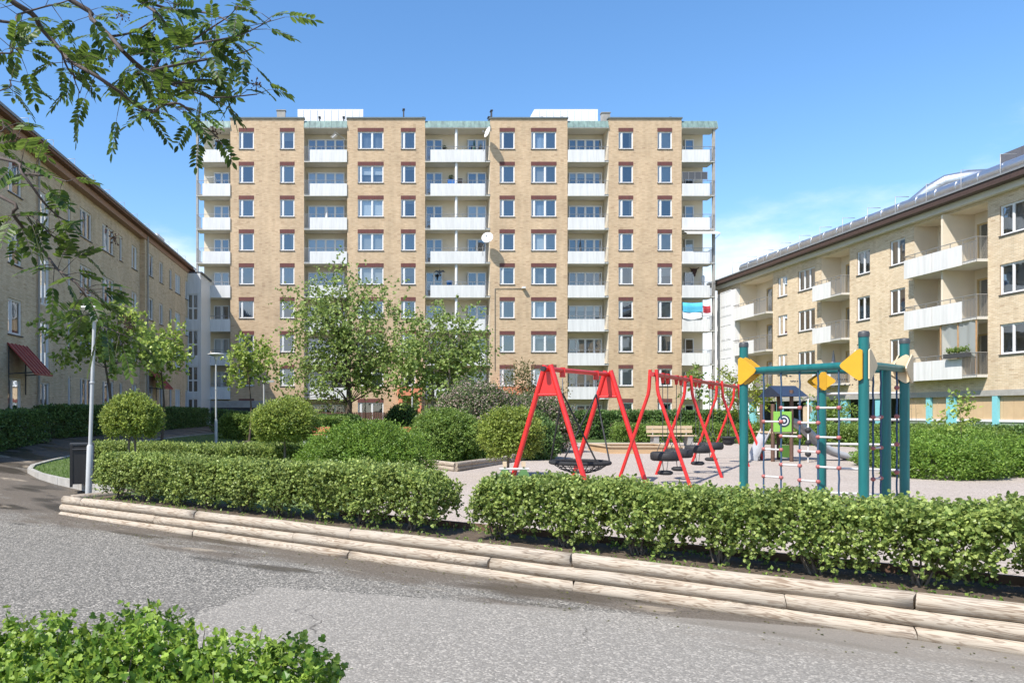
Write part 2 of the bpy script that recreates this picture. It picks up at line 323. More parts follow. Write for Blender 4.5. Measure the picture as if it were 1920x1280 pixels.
def shrub_pts(c, rad, n, shell=0.4, low=-0.75, amp=0.16, s=0.0):
    d = unit(rng.normal(size=(int(n * 1.6), 3))); d = d[d[:, 2] > low][:n]
    r = 1 - shell * rng.random(len(d)) ** 1.6
    r = r * (1 + amp * lump(d * 2.0, 1.5, s + c[0]))
    P = np.array(c)[None, :] + d * r[:, None] * np.array(rad)[None, :]
    return P, unit(d / np.array(rad)[None, :])
def twigs(base, tops, r0, mb, bend=0.15, n=5):
    for tpt in tops:
        b = Vector(base) + Vector((random.uniform(-.06, .06), random.uniform(-.06, .06), 0)); tpt = Vector(tpt); pts = []
        off = Vector((random.uniform(-bend, bend), random.uniform(-bend, bend), 0))
        for i in range(n):
            u = i / (n - 1); pts.append(b.lerp(tpt, u) + off * math.sin(math.pi * u))
        mb.tube(pts, [r0 * (1 - 0.75 * i / (n - 1)) for i in range(n)], 5, False)
def shrub(name, label, c, rad, n, leaf, lm, tpl=T_OV, cat='shrub', group=None, k=6, tw=0.14, low=-0.75, zb=None, amp=0.16, shell=0.4, stems=7, bark=None):
    """rounded shrub; c = crown centre, base on the ground"""
    zb = hgt(c[0], c[1]) if zb is None else zb
    o = empty(name, (c[0], c[1], zb), label, cat, group)
    P, Nn = shrub_pts(c, rad, n, shell, low, amp, random.random() * 9)
    ok = P[:, 2] > zb + 0.02; P = P[ok]; Nn = Nn[ok]
    put('foliage', sprigs(P, Nn, tw, k, leaf, tpl), lm, o)
    mb = MB(); tops = [(c[0] + random.uniform(-.6, .6) * rad[0], c[1] + random.uniform(-.6, .6) * rad[1], c[2] + random.uniform(-.1, .6) * rad[2]) for _ in range(stems)]
    twigs((c[0], c[1], zb), tops, 0.02, mb); tag(put('stems', mb.mesh(), bark or M_bark, o), kind='stuff')
    return o
def hedge(name, label, line, wd, ht, n, leaf, lm, tpl=T_OV, group=None, k=6, tw=0.10, zf=hgt, amp=0.05, shrubs=None, taper=0.0, cat='hedge', stem_step=0.5, endround=0.25):
    """clipped hedge along a polyline; leaves fill the skin of a soft box"""
    pts = [Vector((p[0], p[1], 0)) for p in line]; seg = [(pts[i], pts[i + 1]) for i in range(len(pts) - 1)]; Ls = [(b - a).length for a, b in seg]; T = sum(Ls)
    m0 = pts[0].lerp(pts[-1], .5); o = empty(name, (m0.x, m0.y, zf(m0.x, m0.y)), label, cat, group)
    u = rng.random(n) * T; P = np.zeros((n, 3)); Nn = np.zeros((n, 3))
    face = rng.random(n); per = 2 * ht + wd; v = rng.random(n); dep = rng.random(n) ** 1.7
    acc = 0
    for (a, b), ln in zip(seg, Ls):
        msk = (u >= acc) & (u <= acc + ln); t = (u[msk] - acc); d = (b - a).normalized(); sd = np.array([d.y, -d.x, 0.0])   # right-hand side
        f = face[msk] * per; q = len(t); lat = np.zeros(q); zz = np.zeros(q); nn = np.zeros((q, 3))
        s1 = f < ht; s2 = (f >= ht) & (f < ht + wd); s3 = f >= ht + wd
        h1 = f / ht; h3 = (f - ht - wd) / ht
        inn = dep[msk] * 0.42 * wd
        wz = lambda hh: (wd / 2) * (1 - taper * (1 - np.clip(hh / 0.6, 0, 1)))
        lat[s1] = (wz(h1) - inn)[s1]; zz[s1] = (h1 * ht)[s1]; nn[s1] = sd + np.array([0, 0, .15])
        lat[s3] = -(wz(h3) - inn)[s3]; zz[s3] = (h3 * ht)[s3]; nn[s3] = -sd + np.array([0, 0, .15])
        lat[s2] = ((f - ht) - wd / 2)[s2]; zz[s2] = (ht - inn * 0.8)[s2]; nn[s2] = np.array([0, 0, 1.0])
        p = np.array([a.x, a.y, 0])[None, :] + t[:, None] * np.array([d.x, d.y, 0])[None, :] + lat[:, None] * sd[None, :]
        p[:, 2] = zz; P[msk] = p; Nn[msk] = nn; acc += ln
    # end caps: round the last stretch
    eu = np.minimum(u, T - u); rr = np.clip(eu / endround, 0, 1); shrink = 0.55 + 0.45 * np.sqrt(rr)
    P = P + Nn * (amp * lump(P, 2.4, T))[:, None] + Nn * (amp * 0.7 * lump(P, 6.1, T + 3))[:, None]
    if shrubs:                                             # a row of single plants: pinch between neighbours low down
        ph = np.abs(((u / shrubs) % 1.0) - 0.5) * 2          # 1 at the gaps
        hh = P[:, 2] / ht; keep = rng.random(n) > np.clip((ph - 0.22 - 1.35 * hh) * 2.8, 0, 0.985)
        keep &= rng.random(n) > np.clip((0.44 - hh) * 2.7, 0, 0.92)
        P = P[keep]; Nn = Nn[keep]; shrink = shrink[keep]
        P[:, 2] *= 1 + 0.025 * np.sin(u[keep] / shrubs * 2 * np.pi + 0.7) + 0.03 * np.sin(u[keep] * 1.3)
    P[:, 2] = P[:, 2] * shrink
    g = np.array([zf(x, y) for x, y in P[:, :2]]); P[:, 2] += g
    put('foliage', sprigs(P, Nn, tw, k, leaf, tpl, 0.6, 0.35), lm, o)
    mb = MB(); q = stem_step / 2
    while q < T:
        acc = 0
        for (a, b), ln in zip(seg, Ls):
            if q <= acc + ln: break
            acc += ln
        c = a.lerp(b, min(1, (q - acc) / ln)); z0 = zf(c.x, c.y)
        nst = 9 if shrubs else 4
        for _ in range(nst):
            twigs((c.x, c.y, z0 - .02), [(c.x + random.uniform(-.28, .28), c.y + random.uniform(-.22, .22), z0 + ht * random.uniform(.6, .9))], 0.013, mb, .06, 4)
        q += shrubs if shrubs else stem_step
    tag(put('stems', mb.mesh(), M_bark2, o), kind='stuff')
    return o
def tree(name, label, base, h, trunk_r, crown_c, crown_r, nclus, per, leaf, lm, tpl=T_RND, bark=None, cr=0.5, group=None, fork=0.35, multi=1, k=5, tw=0.3, droop=0.0, low=-0.8, lean=(0, 0)):
    o = empty(name, base, label, 'tree', group); base = Vector(base); mb = MB(); cc = Vector(crown_c)
    d = unit(rng.normal(size=(nclus * 3, 3))); d = d[d[:, 2] > low][:nclus]
    rr = rng.random(len(d)) ** 0.45
    # irregular silhouette: stretch directions unevenly
    st = 1 + 0.30 * lump(d * 1.6, 1.4, random.random() * 20)
    C = np.array(cc)[None, :] + d * (rr * st)[:, None] * np.array(crown_r)[None, :]
    axis = []
    for q in range(multi):
        ang = 2 * math.pi * q / max(1, multi) + 0.5; sp = 0.35 * crown_r[0] if multi > 1 else 0.0
        top = Vector((cc.x + sp * math.cos(ang), cc.y + sp * math.sin(ang), cc.z + 0.55 * crown_r[2]))
        pts = []
        for i in range(9):
            t = i / 8; p = base.lerp(top, t); wob = 0.02 * h * math.sin(t * 5 + q * 2)
            if multi > 1: p = Vector((base.x + (top.x - base.x) * t ** 0.7, base.y + (top.y - base.y) * t ** .7, p.z))
            pts.append(p + Vector((wob, wob * .6, 0)))
        r0 = trunk_r if multi == 1 else trunk_r * .65
        mb.tube(pts, [r0 * (1 - 0.82 * (i / 8) ** 0.9) for i in range(9)], 8, False); axis.append(pts)
    for c in C:
        c = Vector(c); pts_ = axis[random.randrange(multi)]
        tz = max(base.z + fork * h * random.uniform(.8, 1.1), min(c.z - 0.25 * (c - cc).length, pts_[-1].z - .1))
        j = min(range(9), key=lambda i: abs(pts_[i].z - tz)); a = pts_[j]
        m1 = a.lerp(c, .45) + Vector((random.uniform(-.1, .1), random.uniform(-.1, .1), 0.10 * (c - a).length))
        rb = trunk_r * (0.30 if multi == 1 else .26) * random.uniform(.6, 1) * (1 - .08 * j)
        mb.tube([a, m1, c], [rb, rb * .55, rb * .15], 5, False)
    put('trunk', mb.mesh(), bark or M_bark, o)
    n = len(C); rep = np.repeat(C, per, axis=0); off = rng.normal(size=rep.shape) * cr * 0.5 * rng.uniform(.6, 1.3, size=(n, 1)).repeat(per, axis=0)
    P = rep + off; Nn = unit(off + 0.4 * unit(rep - np.array(cc)) + np.array([0, 0, 0.1 - droop]))
    put('crown', sprigs(P, Nn, tw, k, leaf, tpl, 0.6, 0.1 - droop), lm, o)
    return o
# ================================================================== GROUND
def sheet(name, poly, zf, m, step=1.5, dz=0.0):
    bm = bmesh.new(); bm.faces.new([bm.verts.new((p[0], p[1], 0)) for p in poly])
    xs = [p[0] for p in poly]; ys = [p[1] for p in poly]
    for ax, a, b in ((0, min(xs), max(xs)), (1, min(ys), max(ys))):
        k = a + step
        while k < b:
            co = (k, 0, 0) if ax == 0 else (0, k, 0); no = (1, 0, 0) if ax == 0 else (0, 1, 0)
            bmesh.ops.bisect_plane(bm, geom=bm.verts[:] + bm.edges[:] + bm.faces[:], plane_co=co, plane_no=no); k += step
    for v in bm.verts: v.co.z = zf(v.co.x, v.co.y) + dz
    bmesh.ops.recalc_face_normals(bm, faces=bm.faces)
    me = bpy.data.meshes.new(name); bm.to_mesh(me); bm.free()
    for p in me.polygons:
        if p.normal.z < 0: me.flip_normals(); break
    return tag(put(name, me, m), kind='structure')

def asphalt_mat():
    m = bpy.data.materials.new('worn_asphalt'); m.use_nodes = True; t = m.node_tree; b = t.nodes['Principled BSDF']; n = t.nodes.new; l = t.links.new
    g = n('ShaderNodeNewGeometry')
    def noise(s, det=4, ro=.6, vec=None):
        q = n('ShaderNodeTexNoise'); q.inputs['Scale'].default_value = s; q.inputs['Detail'].default_value = det; q.inputs['Roughness'].default_value = ro; l(vec or g.outputs['Position'], q.inputs['Vector']); return q
    def mixc(fac, a, bcol, blend='MIX'):
        q = n('ShaderNodeMix'); q.data_type = 'RGBA'; q.blend_type = blend
        if isinstance(fac, float): q.inputs[0].default_value = fac
        else: l(fac, q.inputs[0])
        for i, x in ((6, a), (7, bcol)):
            if isinstance(x, tuple): q.inputs[i].default_value = (*x, 1)
            else: l(x, q.inputs[i])
        return q.outputs[2]
    def mr(src, a, bb, c, d, smooth=True):
        q = n('ShaderNodeMapRange'); q.inputs[1].default_value = a; q.inputs[2].default_value = bb; q.inputs[3].default_value = c; q.inputs[4].default_value = d
        if smooth: q.interpolation_type = 'SMOOTHSTEP'
        l(src, q.inputs[0]); return q.outputs[0]
    vo = n('ShaderNodeTexVoronoi'); vo.inputs['Scale'].default_value = 62; l(g.outputs['Position'], vo.inputs['Vector'])     # aggregate stones
    ramp = n('ShaderNodeValToRGB'); e = ramp.color_ramp.elements; e[0].position = 0.0; e[0].color = (0.055, 0.052, 0.045, 1); e[1].position = 1; e[1].color = (0.50, 0.46, 0.40, 1)
    k = e.new(.35); k.color = (0.125, 0.118, 0.103, 1); k = e.new(.75); k.color = (0.215, 0.20, 0.175, 1)
    sp = n('ShaderNodeSeparateColor'); l(vo.outputs['Color'], sp.inputs[0]); l(sp.outputs[0], ramp.inputs[0])
    big = noise(0.35, 5); c = mixc(mr(big.outputs['Fac'], .35, .7, 0., .35), ramp.outputs[0], (0.165, 0.155, 0.135))
    # distance from the log wall (damp sandy dirt collects along it)
    sx = n('ShaderNodeSeparateXYZ'); l(g.outputs['Position'], sx.inputs[0])
    def lin(a, bb, cst):
        m1 = n('ShaderNodeMath'); m1.operation = 'MULTIPLY'; m1.inputs[1].default_value = a; l(sx.outputs[0], m1.inputs[0])
        m2 = n('ShaderNodeMath'); m2.operation = 'MULTIPLY_ADD'; m2.inputs[1].default_value = bb; l(sx.outputs[1], m2.inputs[0]); l(m1.outputs[0], m2.inputs[2])
        m3 = n('ShaderNodeMath'); m3.operation = 'ADD'; m3.inputs[1].default_value = cst; l(m2.outputs[0], m3.inputs[0]); return m3.outputs[0]
    dist = lin(-0.597, -0.802, 0.597 * -5.43 + 0.802 * 14.06)          # metres in front of the wall
    along = lin(0.802, -0.597, 0.802 * 5.43 + 0.597 * 14.06)
    cv = n('ShaderNodeCombineXYZ'); a1 = n('ShaderNodeMath'); a1.operation = 'MULTIPLY'; a1.inputs[1].default_value = 0.45; l(along, a1.inputs[0]); l(a1.outputs[0], cv.inputs[0])
    a2 = n('ShaderNodeMath'); a2.operation = 'MULTIPLY'; a2.inputs[1].default_value = 1.6; l(dist, a2.inputs[0]); l(a2.outputs[0], cv.inputs[1])
    st = noise(1.0, 6, .6, cv.outputs[0])
    near = mr(dist, 0.1, 2.2, .26, -.24, False); sm = n('ShaderNodeMath'); sm.operation = 'ADD'; l(st.outputs['Fac'], sm.inputs[0]); l(near, sm.inputs[1])
    dirt = mr(sm.outputs[0], .5, .72, 0., .85); c = mixc(dirt, c, (0.10, 0.08, 0.06))
    fine = noise(30, 4); c = mixc(mr(fine.outputs['Fac'], .3, .7, .0, .30), c, (0.07, 0.065, 0.06))
    # few damp blotches
    w1 = noise(0.8, 3, .5, cv.outputs[0]); ad = n('ShaderNodeMath'); ad.operation = 'ADD'; l(w1.outputs['Fac'], ad.inputs[0]); l(mr(dist, .2, 2.6, .12, -.12, False), ad.inputs[1])
    wet = mr(ad.outputs[0], .60, .70, 0., .8); c = mixc(wet, c, (0.035, 0.029, 0.022))
    # pale dried silt
    w2 = noise(1.1, 4, .55, cv.outputs[0]); mp2 = n('ShaderNodeMath'); mp2.operation = 'MULTIPLY'; l(mr(w2.outputs['Fac'], .60, .68, 0., .8), mp2.inputs[0]); l(mr(dist, .3, 1.8, 1., 0.), mp2.inputs[1]); c = mixc(mp2.outputs[0], c, (0.30, 0.25, 0.19))
    # old repair: coarser, paler, its edge at a straight saw cut
    ex = lin(0.30, 0.954, -7.72); ey = lin(0.92, -0.39, 4.25)
    p1 = mr(ex, -0.03, 0.03, 1., 0.); p2 = mr(ey, -0.03, 0.03, 0., 1.); pm = n('ShaderNodeMath'); pm.operation = 'MULTIPLY'; l(p1, pm.inputs[0]); l(p2, pm.inputs[1])
    c2 = mixc(0.4, c, (0.31, 0.285, 0.25)); c = mixc(pm.outputs[0], c, c2)
    # fine wandering cracks
    dn = noise(0.9, 4); dv = n('ShaderNodeVectorMath'); dv.operation = 'SCALE'; dv.inputs['Scale'].default_value = 1.3; l(dn.outputs['Color'], dv.inputs[0]); da = n('ShaderNodeVectorMath'); da.operation = 'ADD'; l(g.outputs['Position'], da.inputs[0]); l(dv.outputs[0], da.inputs[1])
    ve = n('ShaderNodeTexVoronoi'); ve.feature = 'DISTANCE_TO_EDGE'; ve.inputs['Scale'].default_value = 0.34; l(da.outputs[0], ve.inputs['Vector'])
    ck = mr(ve.outputs['Distance'], 0.0, 0.006, .7, 0.); gate = noise(0.5, 2); gm = n('ShaderNodeMath'); gm.operation = 'MULTIPLY'; l(ck, gm.inputs[0]); l(mr(gate.outputs['Fac'], .48, .56, 0., 1.), gm.inputs[1]); c = mixc(gm.outputs[0], c, (0.04, 0.036, 0.03))
    l(c, b.inputs['Base Color'])
    rg = mr(wet, 0., .75, .85, .35, False); l(rg, b.inputs['Roughness']); b.inputs['Specular IOR Level'].default_value = 0.3
    bp = n('ShaderNodeBump'); bp.inputs['Strength'].default_value = 0.55; bp.inputs['Distance'].default_value = 0.006; l(vo.outputs['Distance'], bp.inputs['Height']); bp.invert = True; l(bp.outputs[0], b.inputs['Normal'])
    return m
def gravel_mat():
    m = bpy.data.materials.new('pinkish_play_gravel'); m.use_nodes = True; t = m.node_tree; b = t.nodes['Principled BSDF']; n = t.nodes.new; l = t.links.new
    g = n('ShaderNodeNewGeometry'); vo = n('ShaderNodeTexVoronoi'); vo.inputs['Scale'].default_value = 60; l(g.outputs['Position'], vo.inputs['Vector'])
    sp = n('ShaderNodeSeparateColor'); l(vo.outputs['Color'], sp.inputs[0])
    r = n('ShaderNodeValToRGB'); e = r.color_ramp.elements; e[0].color = (0.20, 0.17, 0.145, 1); e[1].color = (0.50, 0.43, 0.375, 1); l(sp.outputs[0], r.inputs[0])
    no = n('ShaderNodeTexNoise'); no.inputs['Scale'].default_value = 0.7; no.inputs['Detail'].default_value = 6; l(g.outputs['Position'], no.inputs['Vector'])
    q = n('ShaderNodeMapRange'); q.inputs[1].default_value = .35; q.inputs[2].default_value = .7; q.inputs[3].default_value = 0; q.inputs[4].default_value = .45; l(no.outputs['Fac'], q.inputs[0])
    mx = n('ShaderNodeMix'); mx.data_type = 'RGBA'; mx.inputs[7].default_value = (0.29, 0.24, 0.20, 1); l(q.outputs[0], mx.inputs[0]); l(r.outputs[0], mx.inputs[6]); l(mx.outputs[2], b.inputs['Base Color'])
    b.inputs['Roughness'].default_value = .9
    n2 = n('ShaderNodeTexNoise'); n2.inputs['Scale'].default_value = 9; n2.inputs['Detail'].default_value = 8; l(g.outputs['Position'], n2.inputs['Vector'])
    bp = n('ShaderNodeBump'); bp.inputs['Strength'].default_value = .8; bp.inputs['Distance'].default_value = .03; l(n2.outputs['Fac'], bp.inputs['Height']); l(bp.outputs[0], b.inputs['Normal']); return m
M_asph = asphalt_mat(); M_grav = gravel_mat()
M_lawn = mat('lawn_soil_green', (0.09, 0.14, 0.03), 0.9, 0.3, 5, 0.6, 40, c2=(0.055, 0.085, 0.022))
M_soil = mat('bark_soil', (0.12, 0.085, 0.055), 0.95, 0.35, 9, 0.9, 45, c2=(0.055, 0.042, 0.03))
M_far = mat('far_ground_grass', (0.08, 0.11, 0.04), 0.95, 0.3, 0.3)
far = MB(); far.quad((-400, -120, -0.4), (400, -120, -0.4), (400, 900, -0.4), (-400, 900, -0.4)); tag(put('ground', far.mesh(), M_far), kind='structure')
sheet('asphalt_yard', [(-13.8, -14), (36, -14), (36, 62), (-13.8, 62)], pth, M_asph, 1.5)
WC = Vector((-5.43, 14.06)); WU = Vector((0.802, -0.597)); WN = Vector((0.597, 0.802))
def wl(s, o=0.0): p = WC + WU * s + WN * o; return (p.x, p.y)
edge = [gp(a, b, pth) for a, b in ((152, 917), (112, 908), (76, 897), (56, 886), (62, 877), (95, 866), (131, 857), (175, 845), (215, 835), (262, 828), (330, 820), (400, 813))]
lawn_poly = [wl(0, .05), wl(0, 1.5)] + [(p.x, p.y) for p in edge] + [(-8.5, 61.9), (35.9, 61.9), (35.9, -6)] + [wl(20, .05)]
sheet('lawn', lawn_poly, hgt, M_lawn, 1.0, 0.004)
sheet('planting_bed', [wl(0.1, .08), wl(20, .08), wl(20, 1.25), wl(0.1, 1.25)], hgt, M_soil, 1.0, 0.012)
sand_poly = [wl(5.6, 1.27), (1.0, 16), (1.45, 22.1), (2.4, 20.0), (6.3, 26.0), (7.5, 31), (9.5, 36.5), (19, 36.5), (22, 28), (15.2, 17.6), (17.5, 12), wl(20, 1.27)]
sheet('playground_gravel', sand_poly, hgt, M_grav, 1.0, 0.016)
# kerb along the lawn edge: one stone per metre
kp = [Vector(p) for p in edge]
def kerb_line(pts, zf, name, label, wd=.12, hh=.15, ln=1.0, lift=-.015):
    o = empty(name, (pts[0].x, pts[0].y, zf(pts[0].x, pts[0].y)), label, 'kerb')
    for i in range(len(pts) - 1):
        a, b = pts[i], pts[i + 1]; d = (b - a); L = Vector((d.x, d.y)).length; q = max(1, round(L / ln))
        for j in range(q):
            p = a.lerp(b, j / q); r = a.lerp(b, (j + 1) / q); e = (r - p).normalized() * .006; p = p + e; r = r - e
            mb = MB(); P = Vector((p.x, p.y, hgt(p.x, p.y) + lift - hh / 2)); Q = Vector((r.x, r.y, hgt(r.x, r.y) + lift - hh / 2)); mb.obox(P, Q, wd, hh + .12); put('kerb_stone', mb.mesh(), M_conc, o)
    return o
kerb_line([Vector((*wl(0, 1.5), 0))] + kp, pth, 'lawn_kerb', 'grey concrete kerb curving round the lawn tip beside the asphalt path')
# grass blades on the part of the lawn that shows
def grass(poly_pts, n):
    P = []
    for _ in range(n):
        a = random.random(); px = random.uniform(60, 640); py = random.uniform(815, 905)
        g = gp(px, py)
        P.append(g)
    return P
gl = [gp(random.uniform(58, 640), 812 + 92 * random.random() ** 1.3) for _ in range(26000)]
def inpoly(x, y, poly):
    c = False; j = len(poly) - 1
    for i in range(len(poly)):
        xi, yi = poly[i][0], poly[i][1]; xj, yj = poly[j][0], poly[j][1]
        if (yi > y) != (yj > y) and x < (xj - xi) * (y - yi) / (yj - yi) + xi: c = not c
        j = i
    return c
gl = np.array([g for g in gl if inpoly(g.x, g.y, lawn_poly) and g.y < 45]); q = len(gl)
up = np.tile(np.array([0, 0, 1.0]), (q, 1)) + rng.normal(size=(q, 3)) * .4
T_BL = (np.array([[-.07, 0, 0], [.07, 0, 0], [.04, .6, .05], [0, 1, .16]]), [(0, 1, 2, 3)])
tag(put('lawn_grass', leaf_mesh(gl, up, rng.normal(size=(q, 3)) * np.array([1, 1, .2]), rng.uniform(.05, .10, q), T_BL), LF_grass), 'short mown grass blades on the lawn between path and hedges', 'grass', kind='stuff')

# ------------------------------------------------------------------ log retaining wall
def log_mat():
    m = bpy.data.materials.new('weathered_pine_log'); m.use_nodes = True; t = m.node_tree; b = t.nodes['Principled BSDF']; n = t.nodes.new; l = t.links.new
    tcn = n('ShaderNodeTexCoord'); oi = n('ShaderNodeObjectInfo'); ml = n('ShaderNodeMath'); ml.operation = 'MULTIPLY'; ml.inputs[1].default_value = 40; l(oi.outputs['Random'], ml.inputs[0])
    av = n('ShaderNodeVectorMath'); av.operation = 'ADD'; cb = n('ShaderNodeCombineXYZ'); l(ml.outputs[0], cb.inputs[0]); l(tcn.outputs['Object'], av.inputs[0]); l(cb.outputs[0], av.inputs[1])
    mp = n('ShaderNodeMapping'); mp.inputs['Scale'].default_value = (0.9, 9, 9); l(av.outputs[0], mp.inputs[0])
    wv = n('ShaderNodeTexNoise'); wv.inputs['Scale'].default_value = 1.3; wv.inputs['Detail'].default_value = 3; wv.inputs['Distortion'].default_value = 1.6; l(mp.outputs[0], wv.inputs['Vector'])
    sn = n('ShaderNodeMath'); sn.operation = 'MULTIPLY'; sn.inputs[1].default_value = 46; l(wv.outputs['Fac'], sn.inputs[0]); s2 = n('ShaderNodeMath'); s2.operation = 'SINE'; l(sn.outputs[0], s2.inputs[0])
    r = n('ShaderNodeValToRGB'); e = r.color_ramp.elements; e[0].position = 0; e[0].color = (0.19, 0.135, 0.09, 1); e[1].position = .5; e[1].color = (0.37, 0.31, 0.24, 1)
    mr = n('ShaderNodeMapRange'); mr.inputs[1].default_value = -1; mr.inputs[2].default_value = 1; l(s2.outputs[0], mr.inputs[0]); l(mr.outputs[0], r.inputs[0])
    no = n('ShaderNodeTexNoise'); no.inputs['Scale'].default_value = 1.5; no.inputs['Detail'].default_value = 5; l(av.outputs[0], no.inputs['Vector'])
    q = n('ShaderNodeMapRange'); q.inputs[1].default_value = .35; q.inputs[2].default_value = .7; q.inputs[3].default_value = 0; q.inputs[4].default_value = .45; l(no.outputs['Fac'], q.inputs[0])
    mx = n('ShaderNodeMix'); mx.data_type = 'RGBA'; mx.inputs[7].default_value = (0.36, 0.33, 0.285, 1); l(q.outputs[0], mx.inputs[0]); l(r.outputs[0], mx.inputs[6])
    # drying cracks along the grain
    mp3 = n('ShaderNodeMapping'); mp3.inputs['Scale'].default_value = (.5, 16, 16); l(av.outputs[0], mp3.inputs[0]); n3 = n('ShaderNodeTexNoise'); n3.inputs['Scale'].default_value = 1.0; n3.inputs['Detail'].default_value = 2; l(mp3.outputs[0], n3.inputs['Vector'])
    cr = n('ShaderNodeMapRange'); cr.inputs[1].default_value = .485; cr.inputs[2].default_value = .5; cr.inputs[3].default_value = 0; cr.inputs[4].default_value = 1; l(n3.outputs['Fac'], cr.inputs[0])
    cr2 = n('ShaderNodeMapRange'); cr2.inputs[1].default_value = .5; cr2.inputs[2].default_value = .515; cr2.inputs[3].default_value = 1; cr2.inputs[4].default_value = 0; l(n3.outputs['Fac'], cr2.inputs[0])
    cm = n('ShaderNodeMath'); cm.operation = 'MULTIPLY'; l(cr.outputs[0], cm.inputs[0]); l(cr2.outputs[0], cm.inputs[1])
    n4 = n('ShaderNodeTexNoise'); n4.inputs['Scale'].default_value = 1.1; l(av.outputs[0], n4.inputs['Vector']); g4 = n('ShaderNodeMapRange'); g4.inputs[1].default_value = .5; g4.inputs[2].default_value = .6; l(n4.outputs['Fac'], g4.inputs[0])
    c5 = n('ShaderNodeMath'); c5.operation = 'MULTIPLY'; l(cm.outputs[0], c5.inputs[0]); l(g4.outputs[0], c5.inputs[1])
    m2 = n('ShaderNodeMix'); m2.data_type = 'RGBA'; m2.inputs[7].default_value = (0.10, 0.07, 0.05, 1); l(c5.outputs[0], m2.inputs[0]); l(mx.outputs[2], m2.inputs[6]); l(m2.outputs[2], b.inputs['Base Color'])
    b.inputs['Roughness'].default_value = .8; bp = n('ShaderNodeBump'); bp.inputs['Strength'].default_value = .4; bp.inputs['Distance'].default_value = .01; bp.invert = True; l(c5.outputs[0], bp.inputs['Height']); l(bp.outputs[0], b.inputs['Normal']); return m
M_log = log_mat()
def log_mesh(L, r, sides=20):
    mb = MB(); k = max(2, int(L / .25)); ph = random.random() * 9
    pts = [(-L / 2 + L * i / k, 0.004 * math.sin(i * .7 + ph), 0.003 * math.sin(i * .5 + 2 * ph)) for i in range(k + 1)]
    rad = [r * (1 + .025 * math.sin(i * .9 + ph)) for i in range(k + 1)]
    pts = [(pts[0][0], 0, 0)] + [(pts[0][0] + .012, *pts[0][1:])] + pts[1:-1] + [(pts[-1][0] - .012, *pts[-1][1:])] + [(pts[-1][0], 0, 0)]
    rad = [rad[0] * .9, rad[0]] + rad[1:-1] + [rad[-1], rad[-1] * .9]
    mb.tube(pts, rad, sides); return mb.mesh()
wall = empty('log_retaining_wall', (*wl(5), 0), 'low retaining wall of three stacked weathered pine logs beside the asphalt', 'retaining wall')
ang = math.atan2(WU.y, WU.x)
for zc, r, joints, off in ((0.305, .076, (0, .6, 3.6, 6.6, 9.6, 12.6, 15.6, 18.6), .0), (0.165, .072, (0, 2.63, 5.63, 8.63, 11.63, 14.63, 17.63), -.028), (0.032, .07, (0, .61, 3.61, 6.61, 9.63, 12.6, 15.6, 18.6), -.05)):
    for a, b in zip(joints[:-1], joints[1:]):
        m = (a + b) / 2; x, y = wl(m, off); put('log', log_mesh(b - a - .008, r), M_log, wall, (x, y, zc), ang)
    x, y = wl(.0 - r * .2, .85 + r); put('log', log_mesh(1.55, r), M_log, wall, (x, y, zc), ang + R(90))
mb = MB(); a = Vector((*wl(5.4, 1.26), .33)); b = Vector((*wl(20, 1.26), .33)); mb.obox(a, b, .045, .13)
tag(put('edging_board', mb.mesh(), M_brownpost), 'dark timber edging board between hedge bed and play gravel', 'edging')

# ================================================================== BUILDINGS
def box_me(*a): mb = MB(); mb.box(*a); return mb.mesh()
class Fac:
    """facade frame: u along the wall, v up, w outwards"""
    def __init__(s, o, ud, wd, rz): s.o = Vector(o); s.u = Vector(ud); s.w = Vector(wd); s.rz = rz
    def p(s, u, v, w=0): return s.o + s.u * u + Vector((0, 0, v)) + s.w * w
def wall_holes(fc, u0, u1, v0, v1, holes, dep=.28):
    us = sorted({u0, u1, *[h[0] for h in holes], *[h[1] for h in holes]}); us = [u for u in us if u0 <= u <= u1]
    vs_ = sorted({v0, v1, *[h[2] for h in holes], *[h[3] for h in holes]}); vs_ = [v for v in vs_ if v0 <= v <= v1]; mb = MB()
    for i in range(len(us) - 1):
        run = None
        for j in range(len(vs_) - 1):
            cu, cv = (us[i] + us[i + 1]) / 2, (vs_[j] + vs_[j + 1]) / 2
            solid = not any(h[0] < cu < h[1] and h[2] < cv < h[3] for h in holes)
            if solid and run is None: run = vs_[j]
            if (not solid or j == len(vs_) - 2) and run is not None:
                top = vs_[j + 1] if solid else vs_[j]
                mb.quad(fc.p(us[i], run), fc.p(us[i + 1], run), fc.p(us[i + 1], top), fc.p(us[i], top)); run = None
    for a, b, c, d in holes:
        mb.quad(fc.p(a, c), fc.p(a, d), fc.p(a, d, -dep), fc.p(a, c, -dep)); mb.quad(fc.p(b, c), fc.p(b, d), fc.p(b, d, -dep), fc.p(b, c, -dep))
        mb.quad(fc.p(a, c), fc.p(b, c), fc.p(b, c, -dep), fc.p(a, c, -dep)); mb.quad(fc.p(a, d), fc.p(b, d), fc.p(b, d, -dep), fc.p(a, d, -dep))
    me = bpy.data.meshes.new('wall'); me.from_pydata(mb.v, [], mb.f); me.update(); return me
WM = {}
